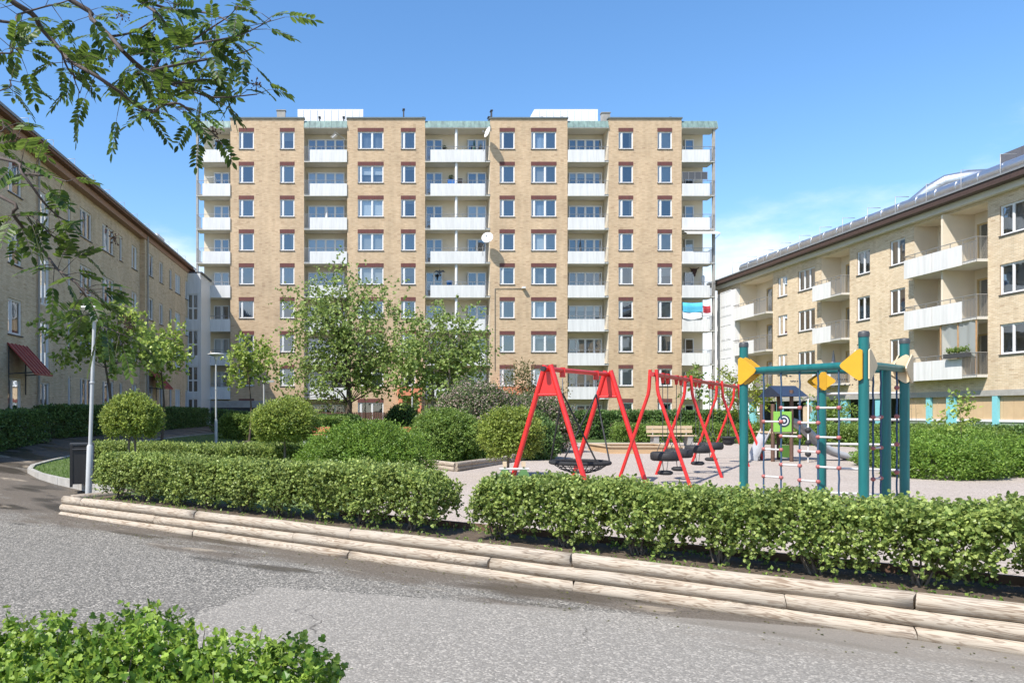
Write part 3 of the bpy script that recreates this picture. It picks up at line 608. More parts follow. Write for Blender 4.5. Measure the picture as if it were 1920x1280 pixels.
def win_meshes(wd, h, sash, fmat, bt=.06, mt=.075, sill=True, lintel=False, transom=None):
    """sash: list of pane widths (fractions). local: x across, z up from opening base, -y outwards"""
    key = (round(wd, 3), round(h, 3), tuple(sash), fmat.name, sill, lintel, transom)
    if key in WM: return WM[key]
    mb = MB(); y0, y1 = .05, .13; x0 = -wd / 2
    mb.box(x0, -x0, y0, y1, 0, bt); mb.box(x0, -x0, y0, y1, h - bt, h); mb.box(x0, x0 + bt, y0, y1, bt, h - bt); mb.box(-x0 - bt, -x0, y0, y1, bt, h - bt)
    inner = wd - 2 * bt - mt * (len(sash) - 1); tot = sum(sash); x = x0 + bt; panes = []
    for i, s in enumerate(sash):
        ww = inner * s / tot
        # slim sash profile set back
        zs = [(bt, h - bt)] if not transom else [(bt, transom - .03), (transom + .03, h - bt)]
        if transom: mb.box(x, x + ww, y0 + .005, y1 - .005, transom - .03, transom + .03)
        for za, zb in zs:
            for a in ((x, x + .03, za, zb), (x + ww - .03, x + ww, za, zb), (x + .03, x + ww - .03, za, za + .03), (x + .03, x + ww - .03, zb - .03, zb)): mb.box(a[0], a[1], y0 + .02, y1 - .02, a[2], a[3])
            p = MB(); p.quad((x + .03, .095, za + .03), (x + ww - .03, .095, za + .03), (x + ww - .03, .095, zb - .03), (x + .03, .095, zb - .03)); pm = p.mesh(); pm.materials.append(M_glass); panes.append(pm)
        x += ww
        if i < len(sash) - 1: mb.box(x, x + mt, y0 - .004, y1, bt, h - bt); x += mt
    fm = mb.mesh(); fm.materials.append(fmat)
    rm = MB(); rm.quad((x0, .275, 0), (-x0, .275, 0), (-x0, .275, h), (x0, .275, h)); rm = rm.mesh(); rm.materials.append(M_roomshade)  # flat dark sheet behind the panes, shade of the room in its colour
    cur = []
    for kind in range(5):
        c = MB()
        if kind == 0: c.quad((x0 + .04, .2, .02), (-x0 - .04, .2, .02), (-x0 - .04, .2, h), (x0 + .04, .2, h)); cm = M_curt[0]
        elif kind == 1: c.quad((x0 + .04, .2, h * .5), (-x0 - .04, .2, h * .5), (-x0 - .04, .2, h), (x0 + .04, .2, h)); cm = M_curt[0]
        elif kind == 2:
            for sg in (-1, 1):
                for q in range(4):
                    a = sg * (wd / 2 - .02 - q * wd * .055); b = a - sg * wd * .055; c.quad((a, .2 + .03 * (q % 2), .02), (b, .2 + .03 * ((q + 1) % 2), .02), (b, .2 + .03 * ((q + 1) % 2), h), (a, .2 + .03 * (q % 2), h))
            cm = M_curt[2]
        elif kind == 3:
            for q in range(10):
                a = x0 + wd * q / 10; b = a + wd / 10; c.quad((a, .19 + .03 * (q % 2), .02), (b, .19 + .03 * ((q + 1) % 2), .02), (b, .19 + .03 * ((q + 1) % 2), h), (a, .19 + .03 * (q % 2), h))
            cm = M_curt[1]
        else: c.quad((x0 + .04, .2, h * .78), (-x0 - .04, .2, h * .78), (-x0 - .04, .2, h), (x0 + .04, .2, h)); cm = M_curt[2]
        c = c.mesh(); c.materials.append(cm); cur.append(c)
    sm = None
    if sill:
        s_ = MB(); s_.box(x0 - .04, -x0 + .04, -.05, .06, -.05, -.004); sm = s_.mesh(); sm.materials.append(M_dark)
    lm = None
    if lintel:
        s_ = MB(); s_.box(x0 - .02, -x0 + .02, -.006, .1, h + .003, h + .32); lm = s_.mesh(); lm.materials.append(SOLD)
    WM[key] = (fm, panes, rm, cur, sm, lm); return WM[key]
def window(bld, pos, rz, wd, h, sash, fmat, kind=None, name='window', **kw):
    fm, panes, rm, cur, sm, lm = win_meshes(wd, h, sash, fmat, **kw)
    o = put(name, fm, None, bld, pos, rz)
    for p in panes: put('pane', p, None, o, world=False)
    put('room', rm, None, o, world=False)
    if kind is None: kind = random.choice([-1, -1, 0, 1, 2, 3, 4, 0, 3])
    if kind >= 0: put('blind' if kind in (0, 1, 4) else 'curtain', cur[kind], None, o, world=False)
    if sm: put('sill', sm, None, o, world=False)
    if lm: put('lintel', lm, None, o, world=False)
    return o
def railing_me(x0, x1, z0, z1, step=.11, y=0, ends=(), vertical=True):
    mb = MB(); mb.tube([(x0, y, z1), (x1, y, z1)], .02, 6)
    if vertical:
        mb.tube([(x0, y, z0), (x1, y, z0)], .012, 5); k = max(1, int((x1 - x0) / step))
        for i in range(k + 1): x = x0 + (x1 - x0) * i / k; mb.obox((x, y, z0), (x, y, z1), .012, .012, (0, 1, 0))
    return mb

# ---------------- main slab block
FS = 22.64; FY = F / FS
def fx(px): return (px - CX) / FS
def fz(py): return EYE - (py - HY) / FS
main = empty('apartment_tower', (fx(855), FY, .4), 'nine storey yellow brick apartment block facing the camera with white balconies', 'building')
G0 = .25; ROOF = fz(223); fc = Fac((0, FY, 0), (1, 0, 0), (0, -1, 0), 0)
ZW = [fz(279.6) - 2.8 * k for k in range(9)]                       # window sill heights, top storey first
secs = [(432, 570, [(448, 476, 0), (525, 552, 0)]), (651, 797, [(671, 719, 1), (752, 779, 0)]), (919, 1064, [(937, 965, 0), (996, 1043, 1)]), (1141, 1278, [(1160, 1187, 0), (1233, 1260, 0)])]
WH = 1.43
doors = [(1, 758, 784)]
for si, (a, b, cols) in enumerate(secs):
    holes = []
    for (p, q, wide) in cols:
        for k in range(9):
            z = ZW[k]
            if si == 1 and k == 8 and not wide: continue
            holes.append((fx(p), fx(q), z, z + WH))
    dh = None
    if si == 1: dh = (fx(757), fx(784), G0 + .12, fz(757)); holes.append(dh)
    put('brick_wall', wall_holes(fc, fx(a), fx(b), G0, ROOF, holes, .3), B_X, main)
    for (p, q, wide) in cols:
        for k in range(9):
            if si == 1 and k == 8 and not wide: continue
            window(main, fc.p((fx(p) + fx(q)) / 2, ZW[k]), 0, fx(q) - fx(p), WH, (.13, .75) if not wide else (.13, .72, .72), M_white, lintel=True, mt=.12)
    if dh: window(main, fc.p((dh[0] + dh[1]) / 2, dh[2]), 0, dh[1] - dh[0], dh[3] - dh[2], (.6, .6), M_white, -1, 'entrance_door', sill=False, transom=.9)
    put('parapet_cap', box_me(fx(a) - .06, fx(b) + .06, FY - .08, FY + .35, ROOF, ROOF + .12), mat('dark_sheet_cap', (.12, .14, .14), .5, .15), main)
RD = 1.45
bays = [(368, 432, 'L'), (570, 651, 'l'), (797, 919, 'D'), (1064, 1141, 'r'), (1278, 1340, 'R')]
BZ = [fz(304) - 2.8 * k for k in range(9)]                         # panel bottoms
bk = FY + RD
def bx(px): return (px - CX) * bk / F
for a, b, kind in bays:
    x0, x1 = fx(a), fx(b)
    mb = MB(); mb.quad((x0 + (.35 if kind == 'L' else 0), bk, G0), (x1 - (.35 if kind == 'R' else 0), bk, G0), (x1 - (.35 if kind == 'R' else 0), bk, ROOF - .3), (x0 + (.35 if kind == 'L' else 0), bk, ROOF - .3))
    if kind != 'L': mb.quad((x0 + .002, FY + .01, G0), (x0 + .002, bk, G0), (x0 + .002, bk, ROOF - .3), (x0 + .002, FY + .01, ROOF - .3))
    if kind != 'R': mb.quad((x1 - .002, FY + .01, G0), (x1 - .002, bk, G0), (x1 - .002, bk, ROOF - .3), (x1 - .002, FY + .01, ROOF - .3))
    put('loggia_wall', mb.mesh(), M_cream, main)
    # copper-clad roof edge over the bay
    mb = MB(); zt = fz(226); zb_ = fz(240); ex0 = x0 - (.25 if kind == 'L' else 0) ; ex1 = x1 + (.25 if kind == 'R' else 0)
    mb.add([(ex0, FY - .12, zb_), (ex1, FY - .12, zb_), (ex1, FY + .12, zt), (ex0, FY + .12, zt), (ex0, bk, zb_), (ex1, bk, zb_), (ex1, bk, zt), (ex0, bk, zt)], [(0, 1, 2, 3), (3, 2, 6, 7), (0, 3, 7, 4), (1, 5, 6, 2)])
    q = x0
    while q < x1: mb.obox((q, FY - .13, zb_), (q, FY + .11, zt), .03, .03); q += .45
    put('copper_fascia', mb.mesh(), M_copper, main)
    put('loggia_ceiling', box_me(ex0, ex1, FY - .1, bk, zb_ - .06, zb_ - .002), M_soffit, main)
    # posts
    if kind == 'L': put('corner_post', box_me(x0 - .02, x0 + .14, FY + .02, FY + .3, G0, zb_ - .06), M_conc, main)
    if kind == 'R': put('corner_post', box_me(x1 - .1, x1 + .06, FY + .02, FY + .3, G0, zb_ - .06), M_conc, main)
    if kind == 'D':
        mb = MB(); mb.tube([(fx(856), FY + .16, G0), (fx(856), FY + .16, zb_ - .06)], .12, 12); put('round_column', mb.mesh(), M_white, main)
    # one balcony set, then copies for the storeys below
    px0, px1 = {'L': (380, 432), 'l': (581, 650.6), 'D': (807, 909), 'r': (1064.4, 1133), 'R': (1278.4, 1330)}[kind]
    slab = box_me(x0 + .004, x1 - .004, FY - .02, bk - .004, 0, .15); slab.materials.append(M_soffit)
    pn = MB(); P0, P1 = fx(px0), fx(px1); pn.box(P0, P1, FY - .09, FY - .05, -.02, 1.0); q = P0 + .3
    while q < P1 - .1: pn.box(q - .006, q + .006, FY - .094, FY - .089, -.018, .998); q += .3
    pn = pn.mesh(); pn.materials.append(M_panel)
    rl = MB(); rl.tube([(x0 + .03, FY - .04, 1.27), (x1 - .03, FY - .04, 1.27)], .022, 6); q = P0 + .1
    while q < P1: rl.obox((q, FY - .045, .9), (q, FY - .045, 1.27), .03, .012, (0, 1, 0)); q += .85
    for (g0, g1) in ((x0 + .02, P0), (P1, x1 - .02)):
        if g1 - g0 > .1:
            rl.tube([(g0, FY - .04, .12), (g1, FY - .04, .12)], .014, 5); q = g0
            while q <= g1 + .01: rl.obox((q, FY - .04, .1), (q, FY - .04, 1.27), .014, .014, (0, 1, 0)); q += .09
    if kind in 'LR':
        xs_ = x0 + .08 if kind == 'L' else x1 - .03; rl.tube([(xs_, FY, 1.27), (xs_, bk, 1.27)], .02, 5); q = FY + .1
        while q < bk: rl.obox((xs_, q, .15), (xs_, q, 1.27), .014, .014, (0, 1, 0)); q += .1
    rl = rl.mesh(); rl.materials.append(M_rail)
    for k in range(9):
        if BZ[k] < 1.0: continue
        s = put('balcony', slab, None, main, (0, 0, BZ[k])); put('front_panel', pn, None, s, world=False); put('railing', rl, None, s, world=False)
    for k in range(9):
        z = BZ[k] + .15 if BZ[k] > 1 else G0 + .1
        if BZ[k] < 1.0 and kind in 'L': continue
        gl_ = {'L': [(402, 431, (.5, .5))], 'l': [(578, 646, (.5, .62, .62, .6))], 'D': [(798, 829, (.5, .5)), (876, 911, (.5, .5))], 'r': [(1065, 1127, (.5, .6, .6, .5))], 'R': [(1282, 1299, (1,))]}[kind]
        for p, q, sh in gl_:
            kd = random.choice([-1, -1, -1, 0, 3, 4])
            window(main, (bx((p + q) / 2), bk - .285, z + .06), 0, bx(q) - bx(p), 2.1, sh, M_white, kd, 'balcony_window', sill=False, mt=.11)
# body, gables, roof
mb = MB(); xa, xb, yb = fx(376), fx(1334), FY + 13
mb.quad((xa + .3, bk, G0), (xa + .3, yb, G0), (xa + .3, yb, ROOF - .3), (xa + .3, bk, ROOF - .3)); mb.quad((xb - .2, bk, G0), (xb - .2, yb, G0), (xb - .2, yb, ROOF - .3), (xb - .2, bk, ROOF - .3)); mb.quad((xa + .3, yb, G0), (xb - .2, yb, G0), (xb - .2, yb, ROOF - .3), (xa + .3, yb, ROOF - .3))
put('gable_wall', mb.mesh(), B_Y, main)
put('roof', box_me(xa - .1, xb + .1, FY + .36, yb + .2, ROOF - .32, ROOF - .05), M_dark, main)
M_ph = mat('white_sheet_metal', (.72, .73, .74), .4, .05, 1)
for a, b, sl in ((558, 681, 0), (1000, 1121, 1)):
    y0 = FY + 5; sc = y0 / F; X0, X1 = (a - CX) * sc, (b - CX) * sc; zt = EYE + (HY - 205) * sc; mb = MB()
    if sl: mb.add([(X0 - .4, y0, ROOF - .1), (X1, y0, ROOF - .1), (X1, y0, zt), (X0 + .1, y0, zt), (X0 - .4, y0 + 4, ROOF - .1), (X1, y0 + 4, ROOF - .1), (X1, y0 + 4, zt), (X0 + .1, y0 + 4, zt)], [(0, 1, 2, 3), (4, 7, 6, 5), (0, 3, 7, 4), (1, 5, 6, 2), (3, 2, 6, 7)])
    else: mb.box(X0, X1, y0, y0 + 4, ROOF - .1, zt)
    q = X0 + .5
    while q < X1: mb.box(q - .02, q + .02, y0 - .03, y0 - .001, ROOF - .05, zt - .05); q += .62
    ph = put('roof_plant_room', mb.mesh(), M_ph, main); hx = X0 + .25 if not sl else X1 - 1.6
    v = MB(); v.box(hx, hx + 1.3, y0 - .06, y0 - .032, zt - 1.0, zt - .55); put('vent_hatch', v.mesh(), mat('grey_vent', (.3, .32, .34), .5), ph)
for px, hh in ((381, .5), (441, .5), (525, 1.0), (598, .45), (644, .45), (758, 1.1), (795, .4), (920, .45), (925, 1.0), (1020, .4), (1058, .4), (1142, .8), (1264, .4)):
    mb = MB(); x = fx(px); wd_ = .35 if px in (525, 1142) else .05; mb.box(x - wd_, x + wd_, FY + .8, FY + 1.2, ROOF - .1, ROOF + hh); mb.box(x - wd_ - .05, x + wd_ + .05, FY + .75, FY + 1.25, ROOF + hh, ROOF + hh + .06); put('roof_vent', mb.mesh(), M_conc if wd_ > .1 else M_dark, main)
# entrance canopies, base slab at the open corner
for a, b in ((745, 790), (924, 984)):
    x0, x1 = fx(a), fx(b); mb = MB(); mb.box(x0, x1, FY - 1.5, FY - .002, fz(742), fz(727)); mb.box(x0 + .1, x0 + .35, FY - 1.4, FY - .01, G0, fz(742)); mb.box(x1 - .35, x1 - .1, FY - 1.4, FY - .01, G0, fz(742)); put('entrance_canopy', mb.mesh(), M_salmon, main)
put('undercroft_slab', box_me(fx(376), fx(505), FY - .12, FY - .005, fz(764), fz(751)), M_conc, main)
mb = MB(); mb.quad((fx(385), FY - .006, G0), (fx(500), FY - .006, G0), (fx(500), FY - .006, fz(764)), (fx(385), FY - .006, fz(764))); put('garage_opening', mb.mesh(), M_roomshade, main)  # no real hole: flat dark sheet paints the shade inside the garage
mb = MB(); z = fz(541); mb.tube([(fx(928), FY - .03, fz(695)), (fx(928), FY - .03, z), (fx(981), FY - .03, z)], .022, 5); put('cable_conduit', mb.mesh(), M_dark, main)
mb = MB(); mb.box(fx(978), fx(984), FY - .35, FY - .002, z - .02, z + .12); put('wall_lamp', mb.mesh(), M_white, main)

# ---------------- left block (facade faces +X)
LX = -13.9; left = empty('apartment_block', (LX, 45, .8), 'four storey yellow brick block in shade along the left path with brown eaves', 'building')
fl_ = Fac((LX, 0, 0), (0, 1, 0), (1, 0, 0), R(90)); fl2 = Fac((LX + .32, 0, 0), (0, 1, 0), (1, 0, 0), R(90))
def ly(px): return -F * LX / (CX - px)
rows = [12.0 - 1.42, 9.2 - 1.42, 6.4 - 1.42, 3.6 - 1.42]; EA = 13.0; GL = .3
colsA = [(15, 41, 2, 0), (127.5, 133, 1, 0), (150, 172, 3, 0), (192, 213, 3, 0), (224, 229.5, 1, 0), (247, 257, 2, 0)]; colsB = [(269, 278, 2, 0), (290, 297, 2, 0), (309, 314, 1, 0), (320, 330, 3, 0), (339.5, 346, 2, 0)]
sash_of = {1: (1,), 2: (.3, .7), 3: (.4, .7, .7)}
def lblock(fc_, y0, y1, cols_, extra=(), doorpx=None):
    holes = []; wins = []
    for a, b, n_, _ in cols_:
        for r_, z in enumerate(rows):
            if doorpx and r_ == 3 and abs(a - doorpx) < 3: holes.append((ly(a), ly(b), .95, 3.25)); wins.append((ly(a), ly(b), .95, 2.3, (.35, .65), 'entrance_door')); continue
            holes.append((ly(a), ly(b), z, z + 1.42)); wins.append((ly(a), ly(b), z, 1.42, sash_of[n_], 'window'))
    for a, b, z0, h in extra: holes.append((ly(a), ly(b), z0, z0 + h)); wins.append((ly(a), ly(b), z0, h, (.5, .5), 'stair_window'))
    put('brick_wall', wall_holes(fc_, y0, y1, GL, EA, holes), B_Y, left)
    for a, b, z, h, sh, nm in wins: window(left, fc_.p((a + b) / 2, z), fc_.rz, b - a, h, sh, M_white, None if nm == 'window' else -1, nm, sill=(nm == 'window'))
Yc = ly(262)
lblock(fl_, 18, Yc, colsA + [(-120, -85, 3, 0), (-60, -20, 3, 0)], [(76, 93, z, 2.1) for z in (9.35, 6.55, 3.75)] + [(76, 93, 1.0, 2.2)], 15)
lblock(fl2, Yc, 61, colsB)
mb = MB(); mb.quad((LX, Yc, GL), (LX + .32, Yc, GL), (LX + .32, Yc, EA), (LX, Yc, EA)); put('brick_return', mb.mesh(), B_X, left)
mb = MB(); mb.quad((LX - 12, 18, GL), (LX, 18, GL), (LX, 18, EA), (LX - 12, 18, EA)); mb.quad((LX - 12, 61, GL), (LX + .32, 61, GL), (LX + .32, 61, EA), (LX - 12, 61, EA)); put('end_wall', mb.mesh(), B_X, left)
put('eave_soffit', box_me(LX - .1, LX + .66, 17.6, 61.3, EA - .02, EA + .1), M_brownwood, left)
put('eave_trim', box_me(LX + .002, LX + .38, 17.7, 61.1, EA - .32, EA - .021), mat('pinkish_trim', (.34, .2, .14), .7, .1), left)
mb = MB(); mb.add([(LX + .7, 17.5, EA + .1), (LX + .7, 61.4, EA + .1), (LX - 6, 61.4, EA + 1.7), (LX - 6, 17.5, EA + 1.7), (LX - 13, 61.4, EA + .1), (LX - 13, 17.5, EA + .1), (LX + .7, 17.5, EA + .22), (LX + .7, 61.4, EA + .22)], [(0, 1, 7, 6), (6, 7, 2, 3), (3, 2, 4, 5)]); put('roof', mb.mesh(), mat('grey_roof_sheet', (.2, .21, .22), .5, .1), left)
for i in range(14):
    y = 26 + i * 2.5; mb = MB(); x = LX + .5; z = EA + .25; mb.tube([(x, y, z - .1), (x, y, z + .42), (x - .5, y, z + .42), (x - .5, y, z)], .014, 5); put('roof_bracket', mb.mesh(), M_rail, left)
mb = MB(); mb.box(LX - 2.2, LX - .7, 55, 57, EA + .3, EA + 1.6); put('chimney', mb.mesh(), M_ph, left)
for a, b, z0 in ((13, 49, 4.6), (268, 284, 4.6)):
    y0, y1 = ly(a), ly(b); f_ = fl_ if a < 100 else fl2; X0 = f_.o.x; mb = MB(); n_ = 5
    mb.add([(X0 + .02, y0, z0), (X0 + .02, y1, z0), (X0 + 1.1, y1, z0 - 1.2), (X0 + 1.1, y0, z0 - 1.2), (X0 + .02, y0, z0 - .05), (X0 + .02, y1, z0 - .05), (X0 + 1.1, y1, z0 - 1.25), (X0 + 1.1, y0, z0 - 1.25)], [(0, 1, 2, 3), (7, 6, 5, 4), (0, 3, 7, 4), (1, 5, 6, 2), (3, 2, 6, 7)])
    for i in range(n_ + 1): y = y0 + (y1 - y0) * i / n_; mb.obox((X0 + .02, y, z0 + .015), (X0 + 1.1, y, z0 - 1.185), .025, .04)
    cn = put('door_canopy', mb.mesh(), M_redroof, left)
    br_ = MB()
    for y in (y0 + .1, y1 - .1): br_.tube([(X0 + .02, y, z0 - 1.2), (X0 + 1.0, y, z0 - 1.15)], .025, 6); br_.tube([(X0 + .03, y, z0 - 2.0), (X0 + .03, y, z0 - .1)], .025, 6)
    put('canopy_bracket', br_.mesh(), M_dark, left)
    if a > 100: window(left, f_.p((y0 + y1) / 2, .9), f_.rz, 1.3, 2.2, (.4, .6), M_white, -1, 'entrance_door', sill=False)
for y in (33.0, 48.6): mb = MB(); x = LX + .09 + (.32 if y > 48 else 0); mb.tube([(x, y, GL), (x, y, EA - .1)], .05, 8); put('downpipe', mb.mesh(), M_conc, left)
# white glazed stair bay that closes the corner
bay = empty('stair_bay', (-13.2, 60.2, .8), 'narrow white glazed stair bay in the corner between left block and tower', 'building')
X0, X1, Yb = (348 - CX) * 60 / F, (375.5 - CX) * 60 / F, 60.0
put('white_wall', box_me(X0 - .6, X1, Yb + .3, 64.0, GL, EA - .35), M_white, bay); put('roof_edge', box_me(X0 - .7, X1 + .1, Yb + .15, 64, EA - .35, EA - .2), M_dark, bay)
fb = Fac((0, Yb, 0), (1, 0, 0), (0, -1, 0), 0); hs_ = [(X0 + .14, X1 - .16, z, z + 2.05) for z in (.9, 3.4, 6.2, 9.0)]
put('white_cladding', wall_holes(fb, X0 - .3, X1, GL, EA - .35, hs_, .3), M_panel, bay)
for a, b, z, t_ in hs_: window(bay, fb.p((a + b) / 2, z), 0, b - a, t_ - z, (.5, .5), M_white, random.choice([-1, 0]), sill=False, transom=.95)

# ---------------- right block (facade faces -X)
RX = 30.2; right = empty('apartment_block', (RX, 50, .4), 'sunlit yellow brick block on the right with projecting white balconies and a roof duct', 'building')
fr = Fac((RX, 0, 0), (0, -1, 0), (-1, 0, 0), R(-90))                # u = -Y
def ry(px): return F * RX / (px - CX)
RW = [11.63 - 1.42, 8.85 - 1.42, 6.03 - 1.42]; RB = [9.17, 6.38, 3.58]; BASE = 2.95; RE = 12.5
rc = [(1875, 1922, 2), (1669, 1697, 2), (1607, 1631, 2), (1497, 1528, 3), (1459, 1476, 2)]
holes = []; wins = []
for a, b, n_ in rc + [(2080, 2140, 2), (2300, 2400, 3)]:
    for z in RW: holes.append((-ry(a), -ry(b), z, z + 1.42)); wins.append((-(ry(a) + ry(b)) / 2, ry(a) - ry(b), z, n_))
rbays = [(1714, 1852, 'D'), (1540, 1593, 's'), (1388, 1449, 's')]
for a, b, k in rbays: holes.append((-ry(a), -ry(b), RB[2], RE - .45))
put('brick_wall', wall_holes(fr, -ry(1345), -22.0, BASE, RE, holes, .02), B_Y, right)
for u, wd_, z, n_ in wins:
    mb = MB(); window(right, fr.p(u, z), fr.rz, wd_, 1.42, (.5,) * n_, M_white)
# window reveals for the right wall
mb = MB()
for a, b, c, d in holes[:21]:
    for (p, q) in (((a, c), (a, d)), ((b, c), (b, d)), ((a, c), (b, c)), ((a, d), (b, d))): mb.quad(fr.p(p[0], p[1], -.001), fr.p(q[0], q[1], -.001), fr.p(q[0], q[1], -.3), fr.p(p[0], p[1], -.3))
put('window_reveal', mb.mesh(), B_X, right)
DEP = 1.3; PRJ = .55
for a, b, k in rbays:
    ya, yb_ = ry(a), ry(b)                                              # ya far, yb_ near
    mb = MB(); X = RX + DEP; zt = RE - .45
    mb.quad((X, ya, RB[2]), (X, yb_, RB[2]), (X, yb_, zt), (X, ya, zt)); mb.quad((RX + .01, ya - .002, RB[2]), (X, ya - .002, RB[2]), (X, ya - .002, zt), (RX + .01, ya - .002, zt)); mb.quad((RX + .01, yb_ + .002, RB[2]), (X, yb_ + .002, RB[2]), (X, yb_ + .002, zt), (RX + .01, yb_ + .002, zt)); mb.quad((RX, ya, zt - .003), (X, ya, zt - .003), (X, yb_, zt - .003), (RX, yb_, zt - .003))
    put('loggia_wall', mb.mesh(), M_cream, right)
    if k == 'D': put('partition', box_me(RX - .35, X, (ya + yb_) / 2 - .06, (ya + yb_) / 2 + .06, RB[2], zt), M_cream, right)
    slab = MB(); slab.box(RX - PRJ, X - .003, yb_ + .003, ya - .003, 0, .14); slab = slab.mesh(); slab.materials.append(M_soffit)
    L = ya - yb_; xf = RX - PRJ - .03; pn = []; rl = MB()
    if k == 'D': spans = [(yb_ + .17 * L, yb_ + .565 * L), (yb_ + .575 * L, yb_ + .985 * L)]; gaps = [(yb_, yb_ + .165 * L)]
    else: spans = [(yb_ + .33 * L, ya - .02)]; gaps = [(yb_, yb_ + .32 * L)]
    for p, q in spans: m_ = box_me(xf - .03, xf, p, q, -.03, .97); m_.materials.append(M_panel); pn.append(m_)
    rl.tube([(xf + .03, yb_, 1.2), (xf + .03, ya, 1.2)], .022, 6); rl.tube([(xf + .03, yb_, 1.2), (RX, yb_, 1.2)], .022, 6); rl.tube([(xf + .03, ya, 1.2), (RX, ya, 1.2)], .022, 6)
    q = yb_
    while q <= ya: rl.obox((xf + .03, q, .1), (xf + .03, q, 1.2), .025, .025, (0, 1, 0)); q += L / 6
    for g0, g1 in gaps:
        rl.tube([(xf + .03, g0, .12), (xf + .03, g1, .12)], .015, 5); rl.tube([(xf + .03, g0, 1.0), (xf + .03, g1, 1.0)], .015, 5); q = g0
        while q < g1: rl.obox((xf + .03, q, .0), (xf + .03, q, 1.0), .016, .016, (0, 1, 0)); q += .09
    for yy in (yb_, ya):
        q = xf + .1
        while q < RX: rl.obox((q, yy, .1), (q, yy, 1.2), .014, .014, (0, 1, 0)); q += .1
    rl = rl.mesh(); rl.materials.append(M_rail)
    for z in RB:
        s = put('balcony', slab, None, right, (0, 0, z)); put('railing', rl, None, s, world=False)
        for m_ in pn: put('front_panel', m_, None, s, world=False)
        units = [(.30, 1.0), (.78, 1.0)] if k == 'D' else [(.42, 1.7)]
        for t_, ww in units: window(right, (X - .29, yb_ + L * t_, z + .15), fr.rz, ww, 2.1, (.5, .5) if ww > 1.2 else (1,), M_yframe, random.choice([-1, -1, 3]), 'balcony_door', sill=False)
# white bay at the far end
put('white_bay', box_me(RX - .35, RX + .0, ry(1387), ry(1352), 1.2, RE - .75), M_white, right)
for z in (.9 + .9, 4.3, 7.0, 9.75): window(right, (RX - .42, (ry(1387) + ry(1352)) / 2, z), fr.rz, 1.9, 2.05, (.5, .5), M_white, random.choice([-1, 0]), 'bay_window', sill=False, transom=.8)
put('base_beam', box_me(RX - .04, RX + .5, 22, ry(1345), BASE - .28, BASE - .002), M_conc, right)
ysplit = ry(1690)
mb = MB(); y = 22.2
while y < ysplit - .3: mb.box(RX + .12, RX + .18, y + .008, min(y + .6, ysplit) - .008, 1.55, BASE - .28); y += .6
put('tan_cladding', mb.mesh(), M_tanpanel, right)
put('sage_cladding', box_me(RX + .10, RX + .16, 22.2, ysplit, .2, 1.42), M_sage, right); put('rail_strip', box_me(RX + .06, RX + .17, 22.2, ysplit, 1.425, 1.545), M_white, right)
for a, b in ((1737, 1745), (1775, 1791), (1861, 1871), (1985, 2000)): put('column', box_me(RX - .03, RX + .1, ry(b), ry(a), .2, BASE - .28), M_turq, right)
for a, b in ((1404, 1412), (1375, 1382), (1455, 1462), (1511, 1522), (1575, 1586), (1640, 1652)): put('column', box_me(RX + .02, RX + .3, ry(b), ry(a), .2, BASE - .28), M_turq, right)
put('undercroft_back', box_me(RX + 4, RX + 4.1, ysplit, ry(1345), .2, BASE), M_roomshade, right); put('undercroft_ceiling', box_me(RX + .5, RX + 4, ysplit, ry(1345), BASE - .1, BASE), M_roomshade, right)  # undercroft surfaces get the near-black colour, its shade painted in
put('undercroft_side', box_me(RX + .2, RX + 4, ysplit, ysplit + .1, .2, BASE), M_roomshade, right)
mb = MB(); mb.quad((RX, 22, .2), (RX + 12, 22, .2), (RX + 12, 22, RE), (RX, 22, RE)); mb.quad((RX, ry(1345), BASE), (RX + 12, ry(1345), BASE), (RX + 12, ry(1345), RE), (RX, ry(1345), RE)); put('end_wall', mb.mesh(), B_X, right)
put('eave', box_me(RX - .75, RX + .1, 21.6, ry(1342), RE + .0, RE + .3), mat('dark_brown_eave', (.06, .035, .028), .6, .2, 4, stretch=(1, 4, 1)), right); put('eave_trim', box_me(RX - .3, RX - .002, 21.8, ry(1345), RE - .3, RE - .002), M_soffit, right)
mb = MB(); ye = ry(1342); mb.add([(RX - .8, 21.5, RE + .3), (RX - .8, ye, RE + .3), (RX + 6, ye, RE + 1.9), (RX + 6, 21.5, RE + 1.9), (RX + 12.5, ye, RE + .3), (RX + 12.5, 21.5, RE + .3), (RX - .8, 21.5, RE + .38), (RX - .8, ye, RE + .38)], [(0, 1, 7, 6), (6, 7, 2, 3), (3, 2, 4, 5)]); put('roof', mb.mesh(), mat('grey_roof_sheet', (.2, .21, .22), .5, .1), right)
mb = MB(); n_ = 56; pts = [(RX - .25, 22 + i * (ry(1400) - 22) / n_, RE + .66) for i in range(n_ + 1)]; mb.tube(pts, .36, 16)
for i in range(0, n_, 2): p = pts[i]; mb.torus(p, .364, .016, (0, 1, 0), 18, 5)
put('ventilation_duct', mb.mesh(), M_steel, right)
mb = MB(); y = ry(1745); mb.tube([(RX - .1, y + 1.2, RE + .7), (RX + .4, y + .6, RE + 1.3), (RX + .9, y + .1, RE + 1.65), (RX + 1.8, y - .5, RE + 1.72), (RX + 3.2, y - .8, RE + 1.72)], .38, 14); put('duct_elbow', mb.mesh(), M_steel, right)
for i in range(17):
    y = 24 + i * 2.35
    if y > ry(1380): break
    mb = MB(); x = RX - .72; z = RE + .35; mb.tube([(x, y, z), (x, y, z + .95), (x + .75, y, z + .95)], .022, 5); put('roof_bracket', mb.mesh(), M_rail, right)
mb = MB(); y1_ = 34.5 * 1.0; mb.box(RX + 2.2, RX + 7, 22, ry(1812) + .6, RE + .6, RE + 2.45); q = 22.6
while q < ry(1812): mb.box(RX + 2.17, RX + 2.2, q - .015, q + .015, RE + .7, RE + 2.43); q += 1.4
